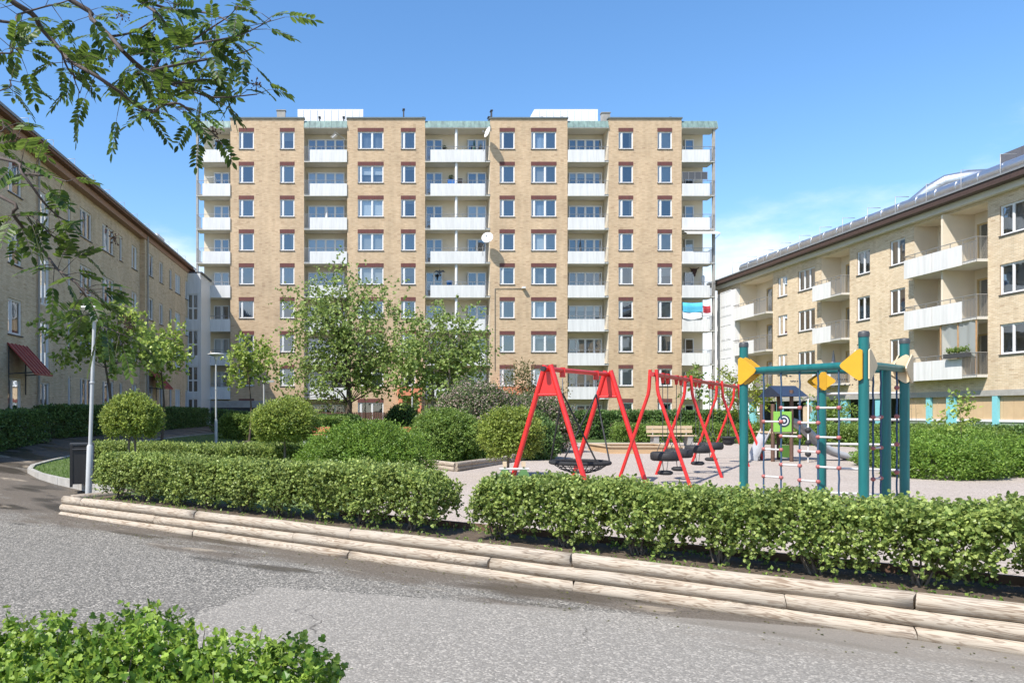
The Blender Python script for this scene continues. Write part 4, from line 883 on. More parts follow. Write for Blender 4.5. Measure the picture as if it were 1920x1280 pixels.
put('roof_plant_room', mb.mesh(), mat('anthracite_cladding', (.11, .11, .125), .5, .06), right)
# ================================================================== BALCONY THINGS
def dish(px, py, label, facing, r, mount):
    c = Vector((fx(px), FY - .75, fz(py))); o = empty('satellite_dish', c, label, 'satellite dish', 'satellite dishes on the tower')
    mb = MB(); prof = [(max(1e-3, r * i / 6), -.16 * r * 2 * (1 - (i / 6) ** 2)) for i in range(7)] + [(r, .015), (r * .98, .02)] + [(max(1e-3, r * i / 6), .02 - .16 * r * 2 * (1 - (i / 6) ** 2)) for i in range(5, -1, -1)]
    mb.lathe(prof, 24); me = mb.mesh(); q = Vector(facing).normalized().to_track_quat('Z', 'Y').to_matrix().to_4x4(); me.transform(q); put('reflector', me, M_white, o, c)
    f = Vector(facing).normalized(); mb = MB(); mb.tube([c - f * .3 * r, Vector(mount)], .03, 6); mb.tube([Vector(mount), Vector(mount) - Vector((0, 0, .8))], .03, 6); mb.tube([c - Vector((0, 0, r * .95)), c + f * r * .9 - Vector((0, 0, r * .2))], .014, 5); mb.box(*(v for i in range(3) for v in ((c + f * r * .9 - Vector((0, 0, r * .2)))[i] - .05, (c + f * r * .9 - Vector((0, 0, r * .2)))[i] + .05))); put('arm', mb.mesh(), M_rail, o)
dish(911, 449, 'large pale satellite dish facing forward on the fourth storey from the top', (-.35, -1, .35), .47, (fx(905), FY - .08, fz(462)))
dish(911, 254, 'satellite dish seen nearly edge-on at the top storey balcony', (-1, -.35, .3), .44, (fx(906), FY - .08, fz(266)))
def parasol(px, row, label, m, d=.6, h=1.9):
    b = Vector((fx(px), FY + d, BZ[row] + .152)); o = empty('folded_parasol', b, label, 'parasol', 'folded parasols on balconies'); mb = MB(); mb.tube([b, b + Vector((0, 0, h + .15))], .02, 6); mb.lathe([(.2, 0), (.2, .05), (.03, .07)], 12, b); put('pole', mb.mesh(), M_rail, o)
    mb = MB(); mb.lathe([(.11, .75), (.13, .8), (.10, 1.2), (.06, 1.7), (.015, h + .1)], 10, b); put('folded_cloth', mb.mesh(), m, o)
M_green = mat('green_cloth', (.02, .07, .05), .8, .2, 10)
parasol(612, 2, 'white folded parasol on the third storey balcony from the top', M_white)
parasol(891, 0, 'dark green folded parasol on the top balcony beside the round column', M_green, .6, 1.8)
parasol(1092, 3, 'charcoal folded parasol on the balcony right of the large dish', M_dark)
# parasol on the right block
b = Vector((RX + .2, ry(1557), RB[2] + .142)); o = empty('folded_parasol', b, 'grey folded parasol on the lowest balcony of the right block', 'parasol', 'folded parasols on balconies')
mb = MB(); mb.tube([b, b + Vector((0, 0, 2.1))], .025, 6); put('pole', mb.mesh(), M_rail, o); mb = MB(); mb.lathe([(.13, .8), (.15, .9), (.1, 1.5), (.02, 2.15)], 10, b); put('folded_cloth', mb.mesh(), mat('grey_cloth', (.3, .3, .33), .8, .1), o)
# awning, towels
o = empty('awning', (fx(1310), FY, fz(440)), 'pale striped awning pulled out over the corner balcony', 'awning'); mb = MB(); x0, x1 = fx(1282), fx(1341)
mb.add([(x0, FY + .3, fz(431)), (x1, FY + .3, fz(431)), (x1 + .1, FY - .75, fz(440)), (x0 - .05, FY - .75, fz(440)), (x1 + .1, FY - .75, fz(442.5)), (x0 - .05, FY - .75, fz(442.5))], [(0, 1, 2, 3), (3, 2, 4, 5)]); put('awning_cloth', mb.mesh(), mat('awning_cloth', (.62, .6, .56), .8, .1, 8, stretch=(6, .2, .2)), o)
mb = MB(); mb.tube([(x0, FY + .3, fz(449)), (x0 - .05, FY - .75, fz(441))], .02, 5); mb.tube([(x1, FY + .3, fz(449)), (x1 + .1, FY - .75, fz(441))], .02, 5); put('awning_arm', mb.mesh(), M_rail, o)
def cloth(name, label, px0, px1, py0, py1, m, sag=.5):
    n = 10; mb = MB(); v = []; f = []
    for i in range(n + 1):
        t = i / n; x = fx(px0) + (fx(px1) - fx(px0)) * t; top = fz(py0) - .06 * math.sin(math.pi * t); low = fz(py1) + sag * abs(t - .45)
        yy = FY - .13 - .03 * math.sin(9 * t); v += [(x, FY + .03, top - .12), (x, FY - .11, top), (x, yy, (top + low) / 2), (x, yy - .02, low)]
    for i in range(n):
        for j in range(3): f.append((i * 4 + j, i * 4 + 4 + j, i * 4 + 5 + j, i * 4 + 1 + j))
    mb.add(v, f, True); return tag(put(name, mb.mesh(), m), label, 'cloth')
cloth('hanging_towel', 'light blue bedsheet hung over the corner balcony rail', 1279, 1316, 567, 586, mat('blue_cloth', (.07, .38, .55), .8, .1), .1)
cloth('hanging_towel', 'white sheet hanging below the light blue one on the balcony', 1279, 1314, 583, 600, mat('white_cloth', (.72, .76, .8), .8, .05), .35)
cloth('hanging_towel', 'dark red towel over the corner balcony rail', 1317, 1331, 573, 588, mat('red_cloth', (.28, .02, .03), .8, .1), .1)
# flower boxes and bits: storage crate blue, drying rack
mb = MB(); x = fx(847); z = BZ[1] + .152; mb.box(x - .28, x + .28, FY + .3, FY + .7, z, z + 1.25); mb.box(x - .3, x + .3, FY + .28, FY + .72, z + 1.25, z + 1.3); tag(put('storage_box', mb.mesh(), mat('blue_plastic', (.03, .14, .4), .4)), 'blue plastic box on the second balcony from the top by the round column', 'box')
mb = MB(); x = fx(1322); z = BZ[7] + 1.5
for i in range(5): mb.tube([(x - .3 + .15 * i, FY + .2, z - .2), (x - .3 + .15 * i, FY + .9, z + .1)], .012, 4)
mb.tube([(x - .35, FY + .2, z - .2), (x + .35, FY + .2, z - .2)], .014, 4); mb.tube([(x - .3, FY + .5, BZ[7] + .15), (x + .3, FY + .5, z)], .014, 4); mb.tube([(x + .3, FY + .5, BZ[7] + .15), (x - .3, FY + .5, z)], .014, 4); tag(put('drying_rack', mb.mesh(), M_white), 'white folding clothes drying rack on the lowest visible corner balcony', 'drying rack')
# the things the balconies of the tower hold
def flat(name, pts, y, th, m, label, cat):
    mb = MB(); mb.prism([(fx(a), y, fz(b)) for a, b in pts], (0, 0, 0), (0, th, 0)); return tag(put(name, mb.mesh(), m), label, cat)
M_bull = mat('dark_brown_ornament', (.05, .018, .014), .7, .2, 10)
o = empty('hanging_ornament', (fx(824.5), FY + .3, fz(513)), 'dark bird-shaped ornament with spread wings hanging in a balcony of the double column', 'ornament'); mb = MB()
mb.prism([(fx(a), FY + .3, fz(b)) for a, b in ((814, 510), (818, 505.5), (823, 506.5), (825, 504), (827, 506.5), (832, 505), (835.5, 509), (830, 508.5), (826.5, 511), (825.5, 517), (824, 517), (823, 511), (819, 508.5))], (0, 0, 0), (0, .05, 0)); put('winged_body', mb.mesh(), M_dark, o)
mb = MB(); mb.tube([(fx(825), FY + .32, fz(504.5)), (fx(825), FY + .32, BZ[3])], .006, 4); put('cord', mb.mesh(), M_dark, o)
def tub(px, row, label):
    x = fx(px); z = BZ[row] + .152; o = empty('blue_tub', (x, FY + .5, z), label, 'tub'); mb = MB(); mb.lathe([(.001, 0), (.2, 0), (.24, 1.2), (.27, 1.22), (.27, 1.26), (.22, 1.25), (.18, .2), (.001, .18)], 18, (x, FY + .5, z)); put('body', mb.mesh(), mat('blue_plastic', (.03, .14, .4), .4), o)
tub(844, 4, 'blue plastic tub below the bird ornament, left of the round column')
def basket(px, py, label):
    c = Vector((fx(px), FY + 1.25, fz(py))); o = empty('hanging_plant', c, label, 'plant'); mb = MB(); mb.lathe([(.001, -.1), (.1, -.08), (.15, .02), (.13, .02), (.001, -.05)], 12, c); mb.tube([c, c + Vector((0, .19, .12))], .01, 4); put('basket', mb.mesh(), M_dark, o)
    P, Nn = shrub_pts(c + Vector((0, 0, .1)), (.2, .15, .16), 60, .6, -.9, .2); put('foliage', sprigs(P, Nn, .08, 4, .07, T_OV), LF_dark, o)
basket(836, 269, 'dark plant basket on the wall of the top balcony left of the round column'); basket(849, 326, 'dark plant basket beside the round column above the blue box')
x = fx(865); z = BZ[1] + .152; o = empty('brown_cabinet', (x, FY + 1.0, z), 'brown slatted cabinet just right of the round column, second balcony from the top', 'cabinet')
put('body', box_me(x - .2, x + .2, FY + .85, FY + 1.25, z, z + 1.55), mat('cabinet_brown', (.13, .10, .08), .7, .1), o)
for q in range(6): put('slat', box_me(x - .21, x + .21, FY + .83, FY + .848, z + .2 + q * .22, z + .36 + q * .22), mat('cabinet_slat', (.20, .15, .12), .7, .1), o)
o = empty('bull_head', (fx(1313), FY + 1.3, fz(505)), 'dark horned bull head hung on the wall of the right corner balcony', 'ornament'); mb = MB()
mb.prism([(fx(a), FY + 1.2, fz(b)) for a, b in ((1309.5, 498.5), (1318.5, 498.5), (1318.8, 503), (1316.5, 508), (1315.5, 513), (1313, 514.5), (1312, 510), (1309.8, 505))], (0, 0, 0), (0, .22, 0)); put('head', mb.mesh(), M_bull, o)
mb = MB(); mb.tube([(fx(1310), FY + 1.25, fz(499.5)), (fx(1306.5), FY + 1.2, fz(499)), (fx(1304), FY + 1.15, fz(496.5))], [.05, .035, .01], 7); put('horn', mb.mesh(), M_bull, o)
mb = MB(); mb.tube([(fx(1318), FY + 1.25, fz(499.5)), (fx(1320.5), FY + 1.2, fz(498)), (fx(1322.5), FY + 1.15, fz(495.5))], [.05, .035, .01], 7); put('horn', mb.mesh(), M_bull, o)
o = empty('white_canister', (fx(1327), FY + .9, BZ[4] + .152), 'white canister standing right of the bull head', 'canister'); mb = MB(); mb.lathe([(.001, 0), (.12, 0), (.12, 1.3), (.13, 1.32), (.14, 1.7), (.08, 1.82), (.001, 1.83)], 14, o.location); put('body', mb.mesh(), M_white, o)
o = empty('mesh_screen', (fx(1304), FY, fz(336)), 'grey mesh screen raised above the corner balcony rail, second storey from the top', 'screen'); x0, x1 = fx(1280), fx(1327); mb = MB()
for q in range(5): xx = x0 + (x1 - x0) * q / 4; mb.tube([(xx, FY + .05, fz(340)), (xx, FY + .05, fz(322))], .014, 5)
for zz in (fz(322), fz(336)): mb.tube([(x0, FY + .05, zz), (x1, FY + .05, zz)], .014, 5)
put('frame', mb.mesh(), M_rail, o)
for q in range(4): put('mesh_panel', box_me(x0 + (x1 - x0) * q / 4 + .02, x0 + (x1 - x0) * (q + 1) / 4 - .02, FY + .045, FY + .055, fz(335.6), fz(322.5)), mat('dark_mesh', (.07, .075, .085), .8, .2, 60), o)
o = empty('covered_grill', (fx(383), FY + .6, BZ[7] + .152), 'black covered grill on the lowest left corner balcony', 'grill'); mb = MB(); q = o.location; mb.lathe([(.30, 0), (.33, .5), (.38, .95), (.37, 1.25), (.28, 1.48), (.12, 1.58), (.001, 1.6)], 18, q); put('cover', mb.mesh(), M_black, o)
o = empty('drying_rack', (fx(394), FY + .5, BZ[1] + .152), 'white wire drying rack on the left corner balcony, second storey from the top', 'drying rack'); mb = MB(); zt = fz(330); x0, x1 = fx(384), fx(402)
for q in range(5): mb.tube([(x0, FY + .2 + q * .14, zt), (x1, FY + .2 + q * .14, zt)], .009, 4)
for xx in (x0, x1): mb.tube([(xx, FY + .2, zt), (xx, FY + .76, zt)], .012, 4); mb.tube([(xx, FY + .2, BZ[1] + .15), (xx, FY + .76, zt)], .012, 4); mb.tube([(xx, FY + .76, BZ[1] + .15), (xx, FY + .2, zt)], .012, 4)
put('wire_frame', mb.mesh(), M_white, o)
o = empty('tv_aerial', (fx(650), FY + .3, fz(262)), 'white television aerial on a slanting pole at the top of the second balcony column', 'aerial'); mb = MB(); a = Vector((fx(650), FY + .2, fz(262.5))); b = Vector((fx(627), FY - .3, fz(249))); mb.tube([a, b], .02, 6); put('pole', mb.mesh(), M_lampgrey, o)
mb = MB(); c = Vector((fx(630), FY - .25, fz(254.5))); e = Vector((fx(623), FY - .3, fz(261))); mb.tube([c, e], .03, 6)
for q in range(6): p_ = c.lerp(e, q / 5); mb.tube([p_ + Vector((-.14, 0, .12)), p_ + Vector((.14, 0, -.12))], .012, 4)
put('aerial_bars', mb.mesh(), M_white, o)
# sheeted balcony of the right block
o = empty('balcony_screen', (RX - .5, ry(1810), RB[1] - 2.7), 'clear plastic sheet on wooden battens closing in the lowest double balcony', 'screen'); zz = RB[2] + 1.2; y0, y1 = ry(1850), ry(1782); mb = MB()
for y in (y0, (y0 + y1) / 2, y1): mb.obox((RX - .5, y, RB[2] + .15), (RX - .5, y, RB[1]), .05, .05, (0, 1, 0))
put('batten', mb.mesh(), mat('raw_batten', (.42, .25, .12), .7, .15), o)
mb = MB(); v = []; n = 12
for i in range(n + 1): y = y0 + (y1 - y0) * i / n; v += [(RX - .46 + .04 * math.sin(i * 2.2), y, RB[2] + 1.0), (RX - .46 + .05 * math.cos(i * 1.7), y, RB[1] - .05)]
mb.add(v, [(2 * i, 2 * i + 2, 2 * i + 3, 2 * i + 1) for i in range(n)], True)
pm = bpy.data.materials.new('clear_sheeting'); pm.use_nodes = True; t = pm.node_tree; b_ = t.nodes['Principled BSDF']; b_.inputs['Base Color'].default_value = (.6, .65, .65, 1); b_.inputs['Roughness'].default_value = .15; b_.inputs['Alpha'].default_value = .42
put('plastic_sheet', mb.mesh(), pm, o)
mb = MB(); yy = ry(1822); mb.box(RX - .86, RX - .62, yy - .75, yy + .75, RB[2] + 1.0, RB[2] + 1.22); o2 = empty('flower_box', (RX - .74, yy, RB[2] + 1.0), 'black flower box hooked on the rail of the sheeted balcony', 'flower box'); put('box', mb.mesh(), M_dark, o2)
Pp = np.array([[RX - .74 + random.uniform(-.1, .1), yy + random.uniform(-.7, .7), RB[2] + 1.24 + random.random() * .2] for _ in range(160)]); put('plants', sprigs(Pp, np.tile([0, 0, 1.], (160, 1)), .15, 4, .09, T_OV), LF_mid, o2)

# ================================================================== HEDGES AND SHRUBS
hA = [wl(.35, .75), wl(7.62, .75)]; hB = [wl(8.08, .75), wl(19.5, .75)]
hedge('clipped_hedge', 'long leafy light green hedge behind the log wall, left of the gap', hA, .74, .79, 14500, .038, LF_hedge, T_RND, 'hedges behind the log wall', 8, .11, amp=.05, shrubs=.8, taper=.35)
hedge('clipped_hedge', 'leafy hedge behind the log wall in front of the climbing frame', hB, .72, .74, 21000, .038, LF_hedge, T_RND, 'hedges behind the log wall', 8, .11, amp=.06, shrubs=.86, taper=.5)
# litter of twigs and weeds in the bed
Pp = np.array([[*wl(random.uniform(.3, 19), random.choice([.2, .3, 1.0, 1.15]) + random.uniform(-.12, .12)), .315] for _ in range(900)])
tag(put('bed_weeds', sprigs(Pp, np.tile([0, 0, 1.], (len(Pp), 1)), .09, 4, .045, T_OV), LF_mid), 'low weeds and seedlings scattered over the planting bed', 'weeds', kind='stuff')
# fallen leaves and grit on the asphalt along the logs
Pp = np.array([[*wl(random.uniform(0, 19), -.12 - abs(random.gauss(0, .5))), 0] for _ in range(420)]); Pp[:, 2] = [pth(x, y) + .006 for x, y in Pp[:, :2]]
tag(put('leaf_litter', leaf_mesh(Pp, rng.normal(size=(len(Pp), 3)) * np.array([1, 1, .15]), np.tile([0, 0, 1.], (len(Pp), 1)) + rng.normal(size=(len(Pp), 3)) * .25, rng.uniform(.012, .04, len(Pp)), T_OV), leaf_mat('fallen_leaves', (.05, .07, .02), (.24, .22, .08))), 'small fallen leaves scattered on the asphalt beside the log wall', 'leaves', kind='stuff')
# near bush at the bottom left
o = empty('near_hedge', (-1.0, 3.55, 0), 'bright green lobed-leaf bush close to the camera at the bottom left', 'hedge'); Ps = []; Ns = []
for cx_, cy_, rx_, ry_, top, n in ((-1.55, 3.6, .42, .42, .93, 900), (-1.05, 3.6, .42, .40, .95, 900), (-.62, 3.55, .36, .36, .84, 800), (-.32, 3.5, .26, .3, .83, 560), (-1.3, 3.25, .4, .3, .84, 700), (-.75, 3.2, .4, .3, .74, 700), (-2.0, 3.6, .4, .4, .9, 500)):
    P, Nn = shrub_pts((cx_, cy_, top * .5), (rx_, ry_, top * .5), n, .45, -.6, .14, cx_); Ps.append(P); Ns.append(Nn)
P = np.vstack(Ps); Nn = np.vstack(Ns); put('foliage', sprigs(P, Nn, .10, 6, .035, T_LOB, .6, .5), LF_near, o)
mb = MB()
for _ in range(60): x = random.uniform(-1.9, -.2); y = random.uniform(3.3, 3.7); twigs((x, y, 0), [(x + random.uniform(-.2, .2), y + random.uniform(-.2, .2), random.uniform(.55, .9))], .008, mb, .05, 4)
tag(put('stems', mb.mesh(), M_bark2, o), kind='stuff')
def hedge_px(name, label, pix, wd, ht, n, leaf, lm, group=None, **kw):
    return hedge(name, label, [tuple(gp(*p)[:2]) if len(p) == 2 else p[:2] for p in pix], wd, ht, n, leaf, lm, group=group, **kw)
D20 = 20.3
hedge('low_hedge', 'low bright hedge between the log-wall hedge and the lawn', [((172 - CX) * D20 / F, D20), ((600 - CX) * D20 / F, D20 - .6)], .9, .68, 9000, .06, LF_hedge, T_OV, None, 6, .12, amp=.05)
hl = 'dark clipped hedges along the left block'
hedge('boundary_hedge', 'dark clipped hedge end nearest the camera at the left edge', [(-11.6, 17.5), (-11.6, 27.4)], 1.1, 1.12, 9000, .075, LF_dark, T_OV, hl, 6, .12, amp=.03)
hedge('boundary_hedge', 'long dark clipped hedge running along the left block behind the path', [(-12.0, 29.2), (-11.4, 55)], 1.1, 1.22, 17000, .085, LF_dark, T_OV, hl, 6, .13, amp=.04)
hedge('boundary_hedge', 'dark hedge across the far end of the lawn behind the second lamp', [(-8.6, 45), (-5.5, 43.5), (0, 43.5)], 1.0, 1.25, 9000, .09, LF_dark, T_OV, hl, 6, .13, amp=.05)
hedge('lawn_hedge', 'mid green hedge behind the young tree right of the second lamp', [(-7.0, 38.2), (-3.6, 38.0), (-.6, 39)], 1.1, 1.15, 7000, .09, LF_mid, T_OV, None, 6, .14, amp=.07)
hedge('low_hedge', 'low hedge in front of the brown wooden fence', [(-3.5, 51), (8.5, 51)], .8, .85, 5000, .1, LF_mid, T_OV, None, 6, .14)
hedge('boundary_hedge', 'low dark hedge along the foot of the right block', [(20.0, 38.7), (24, 34.5), (26.5, 31), (28, 18)], 1.1, .85, 12000, .09, LF_dark, T_OV, None, 6, .15, amp=.07)
hedge('boundary_hedge', 'tall dark hedge beyond the swings and bench', [(9.5, 41.5), (15, 41.5), (19.6, 39.2)], 1.2, 1.45, 13000, .095, LF_dark, T_OV, None, 6, .15, amp=.07)
hedge('flowering_hedge', 'loose bright green hedge in front of the dark one on the playground edge', [(12.2, 37.8), (16, 37.2), (20.4, 33), (23.0, 27.5)], 1.5, .8, 13000, .085, LF_mid, T_OV, None, 6, .2, amp=.14)
rb = 'bushes on the right edge of the playground'
shrub('round_bush', 'spreading bright green bush at the right edge of the gravel', (13.9, 18.6, .66), (1.3, 1.1, .58), 3800, .06, LF_jun, group=rb, tw=.2, k=7)
shrub('round_bush', 'second bright bush further right beside the gravel', (16.0, 19.3, .66), (1.4, 1.2, .6), 3800, .06, LF_jun, group=rb, tw=.2, k=7)
shrub('round_bush', 'bright bush partly outside the right picture edge', (17.6, 17.2, .64), (1.3, 1.2, .56), 3000, .06, LF_jun, group=rb, tw=.2, k=7)
shrub('round_bush', 'bush behind the climbing frame at the gravel edge', (15.4, 21.6, .68), (1.5, 1.1, .6), 3400, .065, LF_jun, group=rb, tw=.2, k=7)
shrub('round_bush', 'bush further back behind the climbing frame posts', (18.6, 24.5, .7), (1.8, 1.3, .62), 3400, .07, LF_jun, group=rb, tw=.2, k=7)
# young shoot standing above the bushes
tree('seedling_tree', 'small pinnate seedling above the right bushes', (17.4, 22.5, .4), 2.2, .02, (17.4, 22.5, 1.9), (.6, .6, .45), 12, 4, .13, LF_young, T_OV, None, .3, None, .5, 1, 6, .3)
# bushes in the middle
shrub('spreading_bush', 'wide feathery green bush behind the left hedge', (.12, 17.0, .82), (1.28, 1.15, .80), 7500, .05, LF_jun, tw=.22, k=8, amp=.22, stems=12)
shrub('spreading_bush', 'smaller feathery bush joined to the left of the wide one', (-.75, 17.6, .66), (.8, .8, .55), 3000, .05, LF_jun, tw=.2, k=8, amp=.2)
shrub('round_bush', 'dense round green bush in the log-edged bed', (2.45, 22.7, 1.05), (1.08, 1.0, .92), 5600, .065, LF_mid, tw=.18, k=7, amp=.14, stems=12)
shrub('round_bush', 'dark bush beside the ball tree in the log-edged bed', (4.9, 24.5, 1.0), (1.3, .9, .9), 4500, .07, LF_dark, tw=.2, k=7, amp=.2)
shrub('blossom_bush', 'pale pink flowering bush behind the round green bush', (4.1, 27.2, 1.6), (1.7, 1.3, 1.25), 6500, .075, LF_flow, tw=.28, k=7, amp=.2, stems=12)
shrub('blossom_bush', 'whitish flowering bush behind the red nest swing', (6.3, 28.0, 1.35), (1.3, 1.1, 1.1), 5200, .075, LF_flow, tw=.28, k=7, amp=.25, stems=12)
tree('tall_shrub', 'tall loose shrub with reddish shoots behind the nest swing', (6.5, 30.5, .45), 4.2, .05, (6.5, 30.5, 2.5), (1.6, 1.2, 1.4), 46, 16, .10, leaf_mat('reddish_leaves', (.06, .08, .02), (.20, .17, .07)), T_OV, None, .5, None, .2, 3, 5, .3)
shrub('small_bush', 'low green bush beyond the sandbox', (6.9, 37, .8), (1.4, 1.0, .55), 2200, .09, LF_pale, tw=.2)
shrub('small_bush', 'dark rounded bush beside the tower entrance', (2.5, 49, 1.35), (1.05, 1.0, .95), 3200, .1, LF_dark, tw=.25)
# log edging of that bed
be = empty('bed_log_edging', (2.4, 20.0, .3), 'two-course log edging around the bush bed beside the gravel', 'edging')
for p, q in (((1.4, 22.2), (2.4, 20.0)), ((2.4, 20.0), (4.35, 23.0)), ((4.37, 23.03), (6.4, 26.1)), ((6.4, 26.1), (5.5, 31))):
    L = math.hypot(q[0] - p[0], q[1] - p[1]); a_ = math.atan2(q[1] - p[1], q[0] - p[0]); mx_, my_ = (p[0] + q[0]) / 2, (p[1] + q[1]) / 2
    for zc in (.06, .175): put('log', log_mesh(L - .02, .068), M_log, be, (mx_, my_, hgt(mx_, my_) + zc), a_)
re_ = empty('bed_log_edging', (15.6, 15.4, .3), 'log edging at the right picture edge below the bushes', 'edging')
for p, q in (((14.9, 17.3), (16.2, 14.6)), ((16.2, 14.6), (17.6, 11.8))):
    L = math.hypot(q[0] - p[0], q[1] - p[1]); a_ = math.atan2(q[1] - p[1], q[0] - p[0]); mx_, my_ = (p[0] + q[0]) / 2, (p[1] + q[1]) / 2
    for zc in (.06, .175): put('log', log_mesh(L - .02, .068), M_log, re_, (mx_, my_, .3 + zc), a_)
# ball-clipped standards
def topiary(label, x, y, zc, rx, rz, trunks, n=3600):
    z0 = hgt(x, y); o = empty('ball_tree', (x, y, z0), label, 'tree', 'ball-clipped small trees'); P, Nn = shrub_pts((x, y, zc), (rx, rx, rz), n, .55, -.8, .2, x); put('crown', sprigs(P, Nn, .17, 7, .055, T_OV), LF_topi, o)
    mb = MB()
    for dx in trunks: mb.tube([(x + dx, y, z0 - .02), (x + dx * .8, y, z0 + .5), (x + dx * .4, y, zc - .1)], [.035, .03, .025], 7)
    twigs((x, y, zc - rz * .6), [(x + random.uniform(-.8, .8) * rx, y + random.uniform(-.8, .8) * rx, zc + random.uniform(-.4, .5) * rz) for _ in range(14)], .018, mb, .1); put('trunk', mb.mesh(), M_bark2, o)
topiary('ball-clipped little tree on two stems left of the second lamp', *at(247, 785, 18.3)[:2], at(247, 783, 18.3).z, .66, .52, (-.1, .12))
topiary('ball-clipped tree on one thin stem in front of the wide bush', *at(534, 792, 18.6)[:2], at(534, 792, 18.6).z, .75, .54, (0,))
topiary('round ball tree in front of the nest swing leg', *at(957, 815, 18.6)[:2], at(957, 815, 18.6).z, .69, .64, (-.06,), 4200)

# ================================================================== TREES
yt = 'young cherry trees on the lawn'
b = gp(205, 833); tree('young_tree', 'young tree behind the front lamp with wide-spreading leafy crown', b, 5.2, .085, (b.x - .2, b.y, 4.3), (1.95, 1.6, 1.4), 62, 10, .14, LF_young, T_RND, None, .42, yt, .45, 1, 5, .3, .1)
b = gp(303, 829); tree('young_tree', 'slim young tree with narrow crown beside the long hedge', b, 4.6, .06, (b.x, b.y, 4.2), (.95, .9, 1.25), 36, 9, .14, LF_young, T_RND, None, .36, yt, .45, 1, 5, .28, .1)
b = gp(467, 829); tree('young_tree', 'young tree right of the second lamp with sparse crown', b, 4.7, .06, (b.x, b.y, 4.1), (1.2, 1.0, 1.4), 42, 9, .14, LF_young, T_RND, None, .4, yt, .45, 1, 5, .3, .1)
tree('cherry_tree', 'largest tree in front of the tower with broad airy green crown', (-.95, 45, .45), 9.4, .24, (-1.0, 45, 5.9), (3.8, 3.0, 4.2), 170, 14, .16, LF_tree, T_RND, None, .85, 'trees in front of the tower', .25, 1, 5, .5, .15, low=-.85)
tree('multi_stem_tree', 'multi-stemmed tree right of the largest tree', (4.2, 42, .45), 7.2, .16, (4.3, 42, 4.2), (2.8, 2.2, 3.1), 120, 14, .16, LF_tree, T_RND, M_bark2, .75, 'trees in front of the tower', .2, 4, 5, .45, .1, low=-.75)
tree('sapling', 'thin staked sapling in front of the brown fence', (.1, 47, .45), 4.5, .035, (.1, 47, 4.0), (.8, .8, 1.0), 14, 10, .17, LF_young, T_RND, None, .4, None, .5, 1, 5, .3)
tree('sapling', 'slender sapling between the red swing frames', at(1302, 800, 48).xy.to_tuple() + (.45,), 4.0, .03, at(1300, 727, 48), (1.0, .8, 1.1), 14, 6, .17, LF_tree, T_RND, None, .4, None, .4, 1, 5, .3)
tree('pale_tree', 'yellow-green small tree behind the play tower', (17.7, 36, .45), 3.8, .05, (17.7, 36, 2.7), (1.1, 1.0, 1.3), 30, 14, .12, LF_pale, T_OV, None, .45, None, .3, 2, 5, .3)
tree('bare_sapling', 'bare thin sapling in front of the tan cladding', (24.6, 34.5, .4), 3.2, .02, (24.6, 34.5, 2.4), (.6, .5, .9), 14, 1, .05, LF_tree, T_OV, M_bark2, .2, None, .25, 2, 2, .1)
tree('undercroft_tree', 'leafy tree growing beside the undercroft behind the climbing frame', (28.6, 47, .4), 3.0, .05, (28.6, 47, 1.9), (1.3, 1.6, 1.0), 26, 12, .16, LF_mid, T_OV, None, .45, None, .3, 2, 5, .3)

